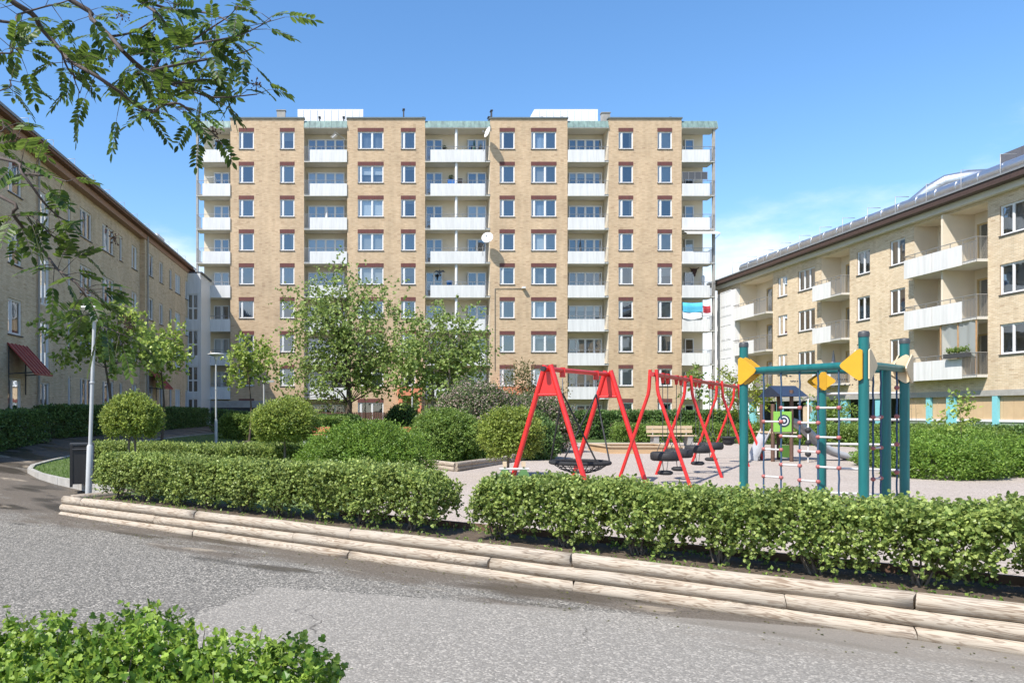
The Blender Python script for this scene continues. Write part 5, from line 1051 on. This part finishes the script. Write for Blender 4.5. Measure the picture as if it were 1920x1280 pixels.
# rowan whose branches hang into the top left corner
def rowan():
    o = empty('rowan_tree', (-4.3, 2.4, 0), 'rowan branches with feathered leaves hanging into the top left corner', 'tree'); mb = MB(); LP = []; LD = []
    base = Vector((-4.3, 2.4, 0)); mb.tube([base, base + Vector((.1, .05, 1.6)), base + Vector((.35, .2, 3.0)), base + Vector((.5, .35, 4.6))], [.13, .11, .09, .05], 10)
    B = [([(-260, -120), (30, 8), (77, 53), (114, 95), (134, 116), (179, 142), (228, 175), (264, 203), (290, 209), (303, 199), (337, 195), (368, 221), (408, 258)], 3.3, .012, 3.6),
         ([(-200, -160), (138, 4), (171, 35), (207, 69), (232, 98), (260, 126), (284, 140), (321, 158), (358, 171), (406, 183), (480, 177)], 3.45, .012, 3.9),
         ([(232, 98), (280, 134), (309, 98), (345, 87), (386, 79), (431, 71), (463, 61), (508, 38)], 3.4, .008, None), ([(-150, -260), (200, -60), (260, 0), (297, 28), (317, 61), (313, 93), (330, 130)], 3.55, .009, 4.3),
         ([(260, 0), (330, 20), (390, 25), (440, 45), (470, 60)], 3.5, .006, None), ([(280, 134), (340, 120), (400, 110), (450, 100), (480, 88)], 3.3, .006, None), ([(321, 158), (380, 150), (440, 152), (490, 160)], 3.4, .005, None),
         ([(345, 87), (400, 50), (430, 30), (445, 12)], 3.45, .005, None), ([(207, 69), (250, 60), (300, 30), (340, 5)], 3.5, .006, None),
         ([(-320, 260), (0, 297), (41, 325), (81, 378), (110, 406), (134, 418)], 3.0, .008, 3.0), ([(-330, 250), (0, 368), (24, 402), (53, 439), (85, 475), (108, 505), (138, 526), (157, 550), (177, 582), (190, 607), (225, 625)], 3.1, .008, 2.9),
         ([(-300, -40), (0, 40), (33, 28), (73, 16), (120, 4), (150, -10)], 3.2, .007, 3.4), ([(-200, 60), (0, 100), (25, 90), (40, 105)], 3.2, .005, 3.2), ([(-200, 180), (0, 170), (18, 150)], 3.2, .005, 3.1), ([(-200, 240), (-20, 250), (10, 240), (30, 262)], 3.1, .005, 3.0), ([(114, 95), (128, 130), (150, 152), (168, 165)], 3.3, .005, None), ([(134, 116), (140, 150), (150, 175)], 3.3, .004, None), ([(41, 325), (90, 330), (125, 340)], 3.0, .004, None), ([(24, 402), (60, 405), (95, 440), (120, 455)], 3.1, .004, None)]
    for pts, d, r, zt in B:
        P = [at(x, y, .9 * d + .1 * math.sin(i * 1.3 + d * 9)) for i, (x, y) in enumerate(pts)]
        if zt: P = [base + Vector((.1 + .12 * zt * .8, .06 * zt, zt))] + P
        # smooth
        Q = []
        for i in range(len(P) - 1):
            p0 = P[max(0, i - 1)]; p1 = P[i]; p2 = P[i + 1]; p3 = P[min(len(P) - 1, i + 2)]
            for k in range(4):
                t = k / 4; Q.append(.5 * ((2 * p1) + (p2 - p0) * t + (2 * p0 - 5 * p1 + 4 * p2 - p3) * t * t + (3 * p1 - p0 - 3 * p2 + p3) * t ** 3))
        Q.append(P[-1]); m = len(Q); rr = [max(.0022, r * (1.6 if zt and i < 5 else 1) * (1 - .8 * i / m)) for i in range(m)]; mb.tube(Q, rr, 6, False)
        for i in range(5 if zt else 1, m):
            p = Q[i]; sx_ = 680 + F * p.x / p.y
            if sx_ < -150: continue
            dirv = (Q[i] - Q[i - 1]).normalized()
            for _ in range(2 if not zt else (1 if i < m * .45 else 2)):
                if random.random() < .60: continue
                s_ = Vector((random.gauss(0, 1), random.gauss(0, .8), random.gauss(.05, .7))); dd = (dirv * .5 + s_ * .9).normalized()
                pet = random.uniform(.015, .09); mb.tube([p, p + dd * pet], [.0016, .0012], 4, False); LP.append(p + dd * pet); LD.append((dd + Vector((0, 0, -.15))).normalized())
    put('branches', mb.mesh(), mat('rowan_bark', (.07, .052, .045), .8, .3, 20), o)
    # each compound leaf: rachis with paired leaflets
    bp = []; bd = []; bn = []; bs = []; rm = MB()
    for p, d in zip(LP, LD):
        L = random.uniform(.075, .12); side = d.cross(Vector((random.gauss(0, .5), random.gauss(0, .5), 1))).normalized(); nn = side.cross(d).normalized()
        if nn.z < 0: nn = -nn
        pts = [p + d * L * t - Vector((0, 0, .25 * L * t * t)) for t in (0, .5, 1)]; rm.tube(pts, .0009, 3, False)
        for k in range(6):
            t = .18 + .14 * k; c = p + d * L * t - Vector((0, 0, .25 * L * t * t))
            for sg in (-1, 1): bp.append(c); bd.append(side * sg + d * .55 - Vector((0, 0, .25))); bn.append(nn + Vector((random.gauss(0, .25), random.gauss(0, .25), 0))); bs.append(L * random.uniform(.34, .44))
        bp.append(pts[2]); bd.append(d - Vector((0, 0, .4))); bn.append(nn); bs.append(L * .38)
    T_LL = (np.array([[0, 0, 0], [.19, .25, .03], [.20, .65, .03], [0, 1, -.03], [-.20, .65, .03], [-.19, .25, .03]]), [(0, 1, 2, 3), (0, 3, 4, 5)])
    put('leaves', leaf_mesh(np.array(bp), np.array(bd), np.array(bn), np.array(bs), T_LL), LF_rowan, o); tag(put('leaf_stalks', rm.mesh(), M_bark2, o), kind='stuff')
    # dried berry clusters
    cl = MB()
    for x, y, d in ((235, 600, 3.1), (242, 612, 3.1), (410, 265, 3.3), (400, 245, 3.3), (205, 108, 3.3), (285, 68, 3.4), (375, 98, 3.4), (480, 160, 3.4), (145, 140, 3.3), (215, 445, 3.0), (128, 462, 3.05), (25, 265, 3.1), (230, 30, 3.5)):
        c = at(x, y, d)
        for _ in range(22):
            q = c + Vector((random.gauss(0, .016), random.gauss(0, .016), random.gauss(0, .016))); cl.ball(q, random.uniform(.0025, .0045), 5, 4); cl.tube([c, q], .0007, 3, False)
    tag(put('dry_flower_heads', cl.mesh(), mat('dry_flowers', (.10, .06, .04), .9, .3, 40), o), kind='stuff')
rowan()

# ================================================================== STREET FURNITURE
def lamp(label, base, h, tilt=0.0, s=1.0):
    o = empty('park_lamp', base, label, 'lamp post', 'park lamps with disc heads'); o.rotation_euler = (0, tilt, 0)
    mb = MB(); mb.tube([(0, 0, 0), (0, 0, .26 * h), (0, 0, .27 * h)], [.062 * s, .062 * s, .046 * s], 14); put('base_sleeve', mb.mesh(), M_lampgrey, o, world=False)
    mb = MB(); mb.tube([(0, 0, .26 * h), (0, 0, .93 * h)], [.038 * s, .035 * s], 12); mb.torus((0, 0, .60 * h), .046 * s, .012, n=14, m=6); put('pole', mb.mesh(), M_lampgrey, o, world=False)
    mb = MB(); z = .93 * h; mb.lathe([(.045 * s, z - .02), (.075 * s, z + .02), (.075 * s, z + .10), (.10 * s, z + .13), (.22 * s, z + .17), (.33 * s, z + .21), (.345 * s, z + .225), (.32 * s, z + .245), (.15 * s, z + .275), (.001, z + .285)], 28); put('lamp_head', mb.mesh(), mat('lamp_white', (.66, .66, .64), .4, .04), o, world=False)
b = Vector((-5.30, 14.95, hgt(-5.3, 14.95) - .01)); lamp('nearest grey lamp post beside the black bin at the log wall corner', b, 3.62, .034)
b = gp(405, 831); lamp('grey lamp post on the lawn in front of the dark far hedge', b, (831 - 662) * b.y / F, 0, 1.05)
for px, py, d, lab in ((495, 716, 50, 'far lamp post with flat square head before the tower'), (773, 722, 55, 'white thin lamp post by the tower entrance door')):
    p = at(px, py, d); o = empty('far_lamp', (p.x, p.y, .43), lab, 'lamp post'); mb = MB(); mb.tube([(p.x, p.y, .43), (p.x, p.y, p.z)], .06, 8); put('pole', mb.mesh(), M_lampgrey, o); mb = MB(); mb.box(p.x - .1, p.x + .65, p.y - .15, p.y + .15, p.z - .02, p.z + .1); put('lamp_head', mb.mesh(), M_lampgrey, o)
# litter bin
b = gp(154, 909); b.z = hgt(b.x, b.y) - .02; o = empty('litter_bin', b, 'black slatted litter bin beside the nearest lamp post', 'bin'); o.rotation_euler = (0, 0, R(20)); mb = MB()
for x0, x1, y0, y1 in ((-.24, .24, -.2, -.17), (-.24, .24, .17, .2), (-.24, -.21, -.168, .168), (.21, .24, -.168, .168)): mb.box(x0, x1, y0, y1, .06, .86)
for xx in (-.22, .22):
    for yy in (-.18, .18): mb.box(xx - .03, xx + .03, yy - .03, yy + .03, 0, .9)
put('body', mb.mesh(), mat('black_board', (.018, .017, .016), .55, .2, 12, stretch=(1, 1, .2)), o, world=False); mb = MB(); mb.box(-.25, .25, -.21, .21, .9, .93); mb.tube([(-.2, -.215, .8), (.2, -.215, .8)], .012, 6); put('lid', mb.mesh(), M_dark, o, world=False); mb = MB(); mb.box(-.19, .19, -.15, .15, .1, .8); put('liner', mb.mesh(), M_black, o, world=False)
# fence of vertical boards
o = empty('wooden_fence', (-1, 57, .4), 'dark brown wooden board fence in front of the tower', 'fence'); sc = 57 / F; x = (578 - CX) * sc
mats = mat('brown_fence_board', (.11, .055, .04), .8, .3, 3, stretch=(1, 1, .3)); bd_ = box_me(-.065, .065, -.012, .012, 0, 1.28); bd_.materials.append(mats)
while x < (722 - CX) * sc: q = put('board', bd_, None, o, (x, 57 + random.uniform(-.004, .004), .6 + random.uniform(-.015, .015))); x += .155
put('rail', box_me((578 - CX) * sc, (722 - CX) * sc, 57.02, 57.07, .9, .98), mats, o); put('rail', box_me((578 - CX) * sc, (722 - CX) * sc, 57.02, 57.07, 1.6, 1.68), mats, o)
for t_ in range(5): xx = (578 - CX) * sc + t_ * 1.41; put('post', box_me(xx - .05, xx + .05, 57.075, 57.17, .3, 1.85), mats, o)
# bench, sandbox, planter seats
M_slat = mat('pale_bench_slat', (.50, .38, .25), .7, .15, 6, stretch=(1, 8, 8))
def bench(x, y, rz, label, grp=None):
    o = empty('park_bench', (x, y, hgt(x, y)), label, 'bench', grp); o.rotation_euler = (0, 0, rz)
    for i in range(3): put('seat_slat', box_me(-.98, .98, -.32 + i * .15, -.19 + i * .15, .43, .475), M_slat, o, world=False)
    for i in range(2): put('back_slat', box_me(-.98, .98, .16 + i * .03, .20 + i * .03, .56 + i * .17, .70 + i * .17), M_slat, o, world=False)
    for sx_ in (-.72, .72): mb = MB(); mb.box(sx_ - .11, sx_ + .11, -.28, .14, 0, .43); mb.obox((sx_, .15, .35), (sx_, .235, .85), .06, .03, (1, 0, 0)); put('leg', mb.mesh(), M_conc, o, world=False)
p = gp(1258, 836); bench(p.x, p.y, R(0), 'pale slatted bench with concrete feet behind the sandbox')
p0, p1 = gp(1142, 851), gp(1287, 852); o = empty('sandbox', ((p0.x + p1.x) / 2, p0.y + 1, .35), 'low timber sandbox in front of the bench', 'sandbox'); z = hgt(p0.x, p0.y); M_sb = mat('sandbox_board', (.50, .33, .18), .7, .12, 5, stretch=(.3, 3, 3))
for (x0, x1, y0, y1) in ((p0.x, p1.x, p0.y, p0.y + .1), (p0.x, p1.x, p0.y + 2.4, p0.y + 2.5), (p0.x, p0.x + .1, p0.y + .11, p0.y + 2.39), (p1.x - .1, p1.x, p0.y + .11, p0.y + 2.39)): put('board', box_me(x0, x1, y0, y1, z - .05, z + .24), M_sb, o); put('seat_plank', box_me(x0 - .04, x1 + .04, y0 - .04, y1 + .04, z + .241, z + .275), M_slat, o)
put('sand', box_me(p0.x + .1, p1.x - .1, p0.y + .1, p0.y + 2.4, z, z + .12), M_grav, o)
for px, py, lab in ((592, 826, 'orange topped white concrete seat left of the wide bush'), (765, 812, 'orange bench back half hidden behind the wide bush')):
    p = at(px, py, 33); o = empty('garden_seat', (p.x, p.y, hgt(p.x, p.y)), lab, 'bench'); z = o.location.z
    put('seat_slat', box_me(p.x - .6, p.x + .6, p.y - .2, p.y + .2, z + .46, z + .52), M_salmon, o); put('back_slat', box_me(p.x - .6, p.x + .6, p.y + .2, p.y + .25, z + .6, z + .82), M_salmon, o)
    for dx in (-.45, .45): put('leg', box_me(p.x + dx - .08, p.x + dx + .08, p.y - .18, p.y + .245, z, z + .455), M_ph, o)

# ================================================================== PLAY EQUIPMENT
def chain(mb, a, b, r=.007): mb.tube([a, b], r, 5, False)
# --- nest swing
Lp = Vector((3.64, 15.2, 0)); Rp = Vector((5.49, 17.3, 0)); bd = (Rp - Lp).normalized(); pd = Vector((bd.y, -bd.x, 0)); ZT = 2.80
sw = empty('nest_swing', (4.56, 16.25, .3), 'red A-frame swing with black round net nest seat', 'swing')
mb = MB(); a = Lp + Vector((0, 0, ZT - .06)) - bd * .16; b = Rp + Vector((0, 0, ZT - .06)) + bd * .1; mb.tube([a, b], .048, 14); put('beam', mb.mesh(), M_red, sw); mb = MB(); mb.tube([a - bd * .05, a + bd * .01], .052, 12); put('end_cap', mb.mesh(), M_black, sw)
for c in (Lp, Rp):
    for sg in (-1, 1): mb = MB(); top = c + Vector((0, 0, ZT + .02)) + pd * sg * .06; ft = c + pd * sg * .9 + Vector((0, 0, .2)); mb.tube([ft, ft.lerp(top, .5), top], .052, 14); put('leg', mb.mesh(), M_red, sw)
    mb = MB(); up = Vector((0, 0, 1)); z1 = ZT - .56; t_ = .06 + .84 * (ZT - z1) / (ZT - .2); poly = [c + pd * .05 + up * (ZT - .05), c - pd * .05 + up * (ZT - .05), c - pd * (t_ - .02) + up * z1, c + pd * (t_ - .02) + up * z1]; mb.prism(poly, -bd * .006, bd * .012); put('gusset_plate', mb.mesh(), M_red, sw)
    mb = MB(); mb.tube([c - pd * t_ + up * z1, c + pd * t_ + up * z1], .03, 10); put('cross_bar', mb.mesh(), M_red, sw)
nc = Lp.lerp(Rp, .5) + Vector((0, 0, .84)); mb = MB(); mb.torus(nc, .60, .042, (0, 0, 1), 36, 8); put('nest_rim', mb.mesh(), mat('black_rope_rim', (.02, .02, .022), .85, .3, 60, .8, 120), sw)
mb = MB()
for i in range(20):
    t = 2 * math.pi * i / 20; e = Vector((math.cos(t), math.sin(t), 0)); pts = [nc + e * .6, nc + e * .40 - Vector((0, 0, .14)), nc + e * .18 - Vector((0, 0, .21)), nc + e * .03 - Vector((0, 0, .22))]; mb.tube(pts, .009, 5, False)
for rr_, dz in ((.51, .07), (.43, .125), (.33, .17), (.23, .2), (.13, .215)): mb.torus(nc - Vector((0, 0, dz)), rr_, .008, (0, 0, 1), 28, 5)
put('net', mb.mesh(), M_black, sw)
for t_, offs in ((.22, (-.42, .42)), (.78, (-.42, .42))):
    hp = Lp.lerp(Rp, t_) + Vector((0, 0, ZT - .1)); mb = MB(); mb.obox(hp + Vector((0, 0, .1)), hp - Vector((0, 0, .1)), .09, .1, (0, 1, 0)); put('hanger', mb.mesh(), M_red, sw)
    k = hp - Vector((0, 0, .12)); k2 = hp - Vector((0, 0, .42)); mb = MB(); chain(mb, k, k2, .009); put('chain', mb.mesh(), M_steel, sw)
    for sg in (-1, 1):
        e = nc + bd * ((t_ - .5) * 1.1) * .82 + pd * sg * .46; e = nc + (e - nc).normalized() * .6; mb = MB(); mb.tube([k2, e], .018, 7); put('hanging_rope', mb.mesh(), M_black, sw)
# --- long swing frame
F1 = Vector((6.05, 16.1, 0)); F4 = Vector((11.75, 24.3, 0)); sd = (F4 - F1).normalized(); sp_ = Vector((sd.y, -sd.x, 0)); ts = [0, .325, .72, 1.0]; ZB = 2.68; Lf = (F4 - F1).length
fr_ = empty('swing_frame', (8.9, 20.2, .3), 'long red four-legged swing frame with tyre swings', 'swing'); hz = lambda p: hgt(p.x, p.y)
mb = MB(); mb.tube([F1 + Vector((0, 0, ZB)) - sd * .12, F4 + Vector((0, 0, ZB)) + sd * .12], .05, 12); put('beam', mb.mesh(), mat('red_brown_beam', (.36, .03, .03), .4, .1), fr_)
for t_ in ts:
    c = F1 + sd * Lf * t_
    for sg in (-1, 1):
        ft = c + sp_ * sg * .78; ft.z = hz(ft) - .08; kn = c + sp_ * sg * .085 + Vector((0, 0, ZB - .36)); tp = c + sp_ * sg * .062 + Vector((0, 0, ZB + .1)); mb = MB(); mb.tube([ft, ft.lerp(kn, .5), kn - (kn - ft).normalized() * .06, kn + Vector((0, 0, .06)), tp], .036, 12); put('leg', mb.mesh(), M_red, fr_)
def tyre_swing(t_, label):
    c = F1 + sd * Lf * t_; zc = hz(c) + .62; o = empty('tyre_swing', (c.x, c.y, hz(c)), label, 'swing seat', 'black tyre swings'); cc = Vector((c.x, c.y, zc))
    mb = MB(); n = 28; prof = [(.20, -.075), (.27, -.095), (.305, -.07), (.315, 0), (.305, .07), (.27, .095), (.20, .075), (.215, .05), (.255, .04), (.255, -.04), (.215, -.05), (.20, -.075)]; mb.lathe(prof, n, cc); put('tyre', mb.mesh(), M_black, o)
    mb = MB()
    for sg in (-1, 1):
        top = c + sd * sg * .22 + Vector((0, 0, ZB - .05)); mid = cc + sd * sg * .22 + Vector((0, 0, .42)); chain(mb, top, mid, .008)
        for s2 in (-1, 1): chain(mb, mid, cc + sd * sg * .24 + sp_ * s2 * .13 + Vector((0, 0, .07)), .007)
    put('chain', mb.mesh(), M_dark, o)
    for sg in (-1, 1): mb = MB(); top = c + sd * sg * .22 + Vector((0, 0, ZB)); mb.tube([top + Vector((0, 0, .06)), top - Vector((0, 0, .16))], [.06, .03], 8); put('hanger', mb.mesh(), M_red, o)
    mb = MB(); low = cc - Vector((0, 0, .36)); mb.lathe([(.001, -.035), (.12, -.045), (.16, -.02), (.16, .02), (.12, .045), (.001, .035)], 18, low); put('foot_disc', mb.mesh(), M_black, o)
    mb = MB()
    for sg in (-1, 1): chain(mb, cc + sd * sg * .26 - Vector((0, 0, .07)), low + sd * sg * .12, .008)
    put('foot_chain', mb.mesh(), M_dark, o)
tyre_swing(.10, 'black tyre swing nearest the left end of the red frame'); tyre_swing(.225, 'second black tyre swing in the first bay of the red frame'); tyre_swing(.43, 'third black tyre swing, left one of the middle bay'); tyre_swing(.60, 'fourth black tyre swing, right one of the middle bay')
c = F1 + sd * Lf * .86; zc = hz(c) + .55; o = empty('toddler_swing', (c.x, c.y, hz(c)), 'small black toddler swing seat in the last bay', 'swing seat'); mb = MB(); cc = Vector((c.x, c.y, zc)); mb.torus(cc + Vector((0, 0, .2)), .19, .03, (0, 0, 1), 20, 8); mb.lathe([(.17, .17), (.16, .02), (.08, -.03), (.001, -.035)], 16, cc); put('seat', mb.mesh(), M_black, o); mb = MB()
for sg in (-1, 1): chain(mb, cc + sd * sg * .19 + Vector((0, 0, .2)), c + sd * sg * .2 + Vector((0, 0, ZB - .04)), .008)
put('chain', mb.mesh(), M_dark, o)
# --- climbing frame
P1, P2, P3, P4, P5 = [Vector((x, y, 0)) for x, y in ((6.19, 12.56), (7.36, 12.4), (7.03, 10.85), (7.78, 11.5), (8.36, 11.93))]
cf = empty('climbing_frame', (7.2, 11.8, .3), 'teal post climbing frame with rope ladders and yellow plates', 'climbing frame'); PR = .066; BZc = 2.56
for p, top in ((P1, 3.0), (P2, BZc + .02), (P3, 3.0), (P4, BZc - .05), (P5, 3.0)):
    mb = MB(); mb.tube([p + Vector((0, 0, .2)), p + Vector((0, 0, top - .1)), p + Vector((0, 0, top))], PR, 20); put('post', mb.mesh(), M_teal, cf)
    if top > 2.9: mb = MB(); mb.lathe([(PR + .005, top - .05), (PR + .006, top), (PR - .005, top + .03), (.001, top + .04)], 20, (p.x, p.y, 0)); put('post_cap', mb.mesh(), M_dark, cf)
def beam(a, b, z=BZc):
    mb = MB(); d = (b - a).normalized(); mb.tube([a + d * .07 + Vector((0, 0, z)), b - d * .07 + Vector((0, 0, z))], .055, 18); put('beam', mb.mesh(), M_teal, cf)
beam(P1, P3); beam(P3, P5); beam(P5, P2); beam(P1, P2)
def plate(p, q, off=0, m=None, s=1.0, dz=0):
    """triangular bolted plate at post p pointing along the beam towards q"""
    d = (q - p).normalized(); nrm = Vector((d.y, -d.x, 0)) * off; up = Vector((0, 0, 1)); z = BZc + dz; a = p - d * .065; k = p + d * .36 * s
    pts2 = [(-.0, .24), (.05, .27), (.10, .245), (.36, .045), (.385, .0), (.36, -.045), (.10, -.245), (.05, -.27), (0, -.24)]
    poly = [p + d * (u - .05) * s + up * (z + v * s) for u, v in pts2]; mb = MB(); mb.prism(poly, nrm, Vector((d.y, -d.x, 0)).normalized() * .018 * (1 if off > 0 else -1)); o = put('bracket_plate', mb.mesh(), m, cf)
    mb = MB(); sgn = 1 if off > 0 else -1; nn = Vector((d.y, -d.x, 0)).normalized() * sgn
    for u, v in ((.03, .2), (.03, -.2), (.21, 0), (.30, 0)):
        c = p + d * u * s + up * (z + v * s) + nrm + nn * .018; mb.tube([c, c + nn * .018], .021, 8)
    put('bolt', mb.mesh(), M_dark, o)
for p, q in ((P1, P3), (P3, P1), (P3, P5), (P5, P3), (P2, P1), (P2, P5), (P5, P2), (P1, P2)):
    for off in (.068, -.088): plate(p, q, off, M_yellow if (p, q) in ((P1, P3), (P3, P1), (P2, P1), (P1, P2), (P2, P5)) else M_tan, .55 if p is P2 else .82, -.17 if p is P2 else 0)
def on_line(a, b, px):
    s = (px - CX) / F; d = b - a; t = (s * a.y - a.x) / (d.x - s * d.y); return a + d * t
def rope_at(a, b, px, name='rope'):
    p = on_line(a, b, px); mb = MB(); n = 24; mb.tube([p + Vector((.004 * math.sin(i * 2.1), .004 * math.cos(i * 2.1), .28 + (BZc - .05 - .28) * i / n)) for i in range(n + 1)], .0125, 6, False); put(name, mb.mesh(), M_rope, cf); return p
def rung(a, b, z):
    mb = MB(); mb.tube([a + Vector((0, 0, z)), b + Vector((0, 0, z))], .015, 8); put('rung', mb.mesh(), M_alu, cf)
    for e in (a, b): mb = MB(); mb.ball(e + Vector((0, 0, z)), .034, 10, 7, .9); put('rope_connector', mb.mesh(), M_knob, cf)
rp = [rope_at(P1, P3, x) for x in (1432, 1464.6, 1499.5, 1534, 1573)]
def zpx(p, y2): return EYE - (610 + y2 / 3.5556 - HY) * p.y / F
for i, ys in ((0, (640, 825, 1008)), (1, (548, 738, 930, 1110)), (2, (648, 840, 1035)), (3, (548, 745, 945, 1140))):
    for y in ys: rung(rp[i], rp[i + 1], zpx((rp[i] + rp[i + 1]) / 2, y))
r2 = [rope_at(P3, P5, x) for x in (1637, 1651.5)]
for y in (610, 815, 1020): rung(r2[0], r2[1], zpx((r2[0] + r2[1]) / 2, y))
p6 = rope_at(P3, P5, 1681.5)
for y in (415, 605, 790, 978): mb = MB(); mb.ball(p6 + Vector((0, 0, zpx(p6, y))), .036, 10, 7); put('rope_connector', mb.mesh(), M_knob, cf)
for z in (2.19, 1.78, 1.39, 1.0, .61): mb = MB(); mb.tube([P2 + Vector((0, 0, z)), P5 + Vector((0, 0, z))], .02, 8); put('wall_bar', mb.mesh(), M_alu, cf)
# --- play tower with slide
T = gp(1478, 866); o = empty('play_tower', T, 'small play tower with lime green target panel, dark roof and grey slide', 'play tower'); d0 = T.y; k = d0 / F
def tx(px): return (px - CX) * k
def tz(py): return EYE - (py - HY) * k
for px, dy, top in ((1449, 0, 757), (1484, 0, 731), (1490, .9, 731), (1457, .9, 757)): mb = MB(); mb.tube([(tx(px), d0 + dy, T.z - .1), (tx(px), d0 + dy, tz(top))], .055, 10); put('post', mb.mesh(), M_brownpost, o)
put('target_panel', box_me(tx(1448), tx(1481), d0 - .09, d0 - .062, tz(809), tz(771)), M_plasticg, o)
c = ((tx(1466.5)), d0 - .092, tz(788.5))
for r_, m_, e in ((.185, M_slate, 0), (.14, M_white, .004), (.10, M_slate, .008), (.045, M_white, .012)):
    mb = MB(); mb.tube([(c[0], c[1] - e, c[2]), (c[0], c[1] - e - .006, c[2])], r_, 28); put('target_ring', mb.mesh(), m_, o)
mb = MB(); mb.add([(tx(1457), d0 - .25, tz(743)), (tx(1507), d0 - .25, tz(743)), (tx(1507), d0 + .45, tz(722)), (tx(1457), d0 + .45, tz(722)), (tx(1457), d0 + 1.15, tz(743)), (tx(1507), d0 + 1.15, tz(743))], [(0, 1, 2, 3), (3, 2, 5, 4), (0, 3, 4), (1, 5, 2)]); put('roof', mb.mesh(), M_slate, o)
put('deck', box_me(tx(1447), tx(1492), d0 - .05, d0 + .95, tz(812), tz(809.5)), M_tan, o); put('lower_panel', box_me(tx(1471), tx(1496), d0 + .3, d0 + .33, tz(858), tz(835)), M_plasticg, o)
mb = MB(); pl = [(1503, 762), (1509, 758), (1518, 760), (1520, 768), (1515, 776), (1513, 792), (1503, 792)]; mb.prism([(tx(x), d0 - .1, tz(y)) for x, y in pl], (0, 0, 0), (0, .03, 0)); put('cut_out_panel', mb.mesh(), M_tan, o)
mb = MB(); mb.tube([(tx(1508), d0 - .2, T.z - .1), (tx(1508), d0 - .2, tz(744)), (tx(1492), d0 - .1, tz(757))], .022, 8); put('side_pole', mb.mesh(), M_alu, o)
for y in (806, 829, 850): mb = MB(); mb.ball((tx(1508), d0 - .2, tz(y)), .085, 14, 9); put('counting_ball', mb.mesh(), M_black, o)
def slide(pts, w_, nm):
    mb = MB(); v = []
    for x, z in pts:
        for dy, dz in ((-w_ / 2 - .03, .14), (-w_ / 2, 0), (w_ / 2, 0), (w_ / 2 + .03, .14), (w_ / 2 + .05, .14), (w_ / 2 + .02, -.03), (-w_ / 2 - .02, -.03), (-w_ / 2 - .05, .14)): v.append((x, d0 + .45 + dy, z + dz))
    f = []
    for i in range(len(pts) - 1):
        for j in range(8): f.append((i * 8 + j, i * 8 + (j + 1) % 8, (i + 1) * 8 + (j + 1) % 8, (i + 1) * 8 + j))
    mb.add(v, f, True); return put(nm, mb.mesh(), mat('grey_slide', (.34, .35, .37), .35, .05), o)
slide([(tx(x), tz(y)) for x, y in ((1495, 792), (1508, 796), (1524, 808), (1548, 832), (1566, 846), (1585, 855), (1600, 859), (1609, 862))], .42, 'slide')
put('slide_foot', box_me(tx(1600), tx(1604), d0 + .3, d0 + .6, T.z - .1, tz(863)), M_alu, o)
slide([(tx(x), tz(y)) for x, y in ((1450, 812), (1441, 830), (1432, 850), (1427, 864))], .5, 'climbing_ramp')
# --- spring rocker seen over the hedge
p = at(964, 900, 15.6); p.z = .3; o = empty('spring_rocker', p, 'small green seesaw rocker with wooden handles showing above the hedge', 'spring rocker')
for dx in (-.19, .19):
    mb = MB(); x = p.x + dx; pl = [(-.13, .22), (.13, .22), (.11, .34), (.05, .45), (0, .48), (-.05, .45), (-.11, .34)]; mb.prism([(x + u, p.y, .3 + v) for u, v in pl], (0, -.02, 0), (0, .04, 0)); q = put('seat_panel', mb.mesh(), mat('green_rocker_panel', (.10, .22, .07), .5, .1), o)
    mb = MB(); mb.box(x - .035, x + .035, p.y - .03, p.y + .03, .80, .90); mb.tube([(x, p.y, .74), (x, p.y, .82)], .02, 6); put('handle', mb.mesh(), M_tan, o)
mb = MB(); mb.tube([(p.x - .3, p.y, .75), (p.x + .3, p.y, .75)], .024, 8); put('cross_bar', mb.mesh(), M_alu, o); mb = MB(); mb.tube([(p.x + .1 * math.cos(i * .8), p.y + .1 * math.sin(i * .8), .28 + .3 * i / 40) for i in range(41)], .018, 6); put('spring', mb.mesh(), M_dark, o)
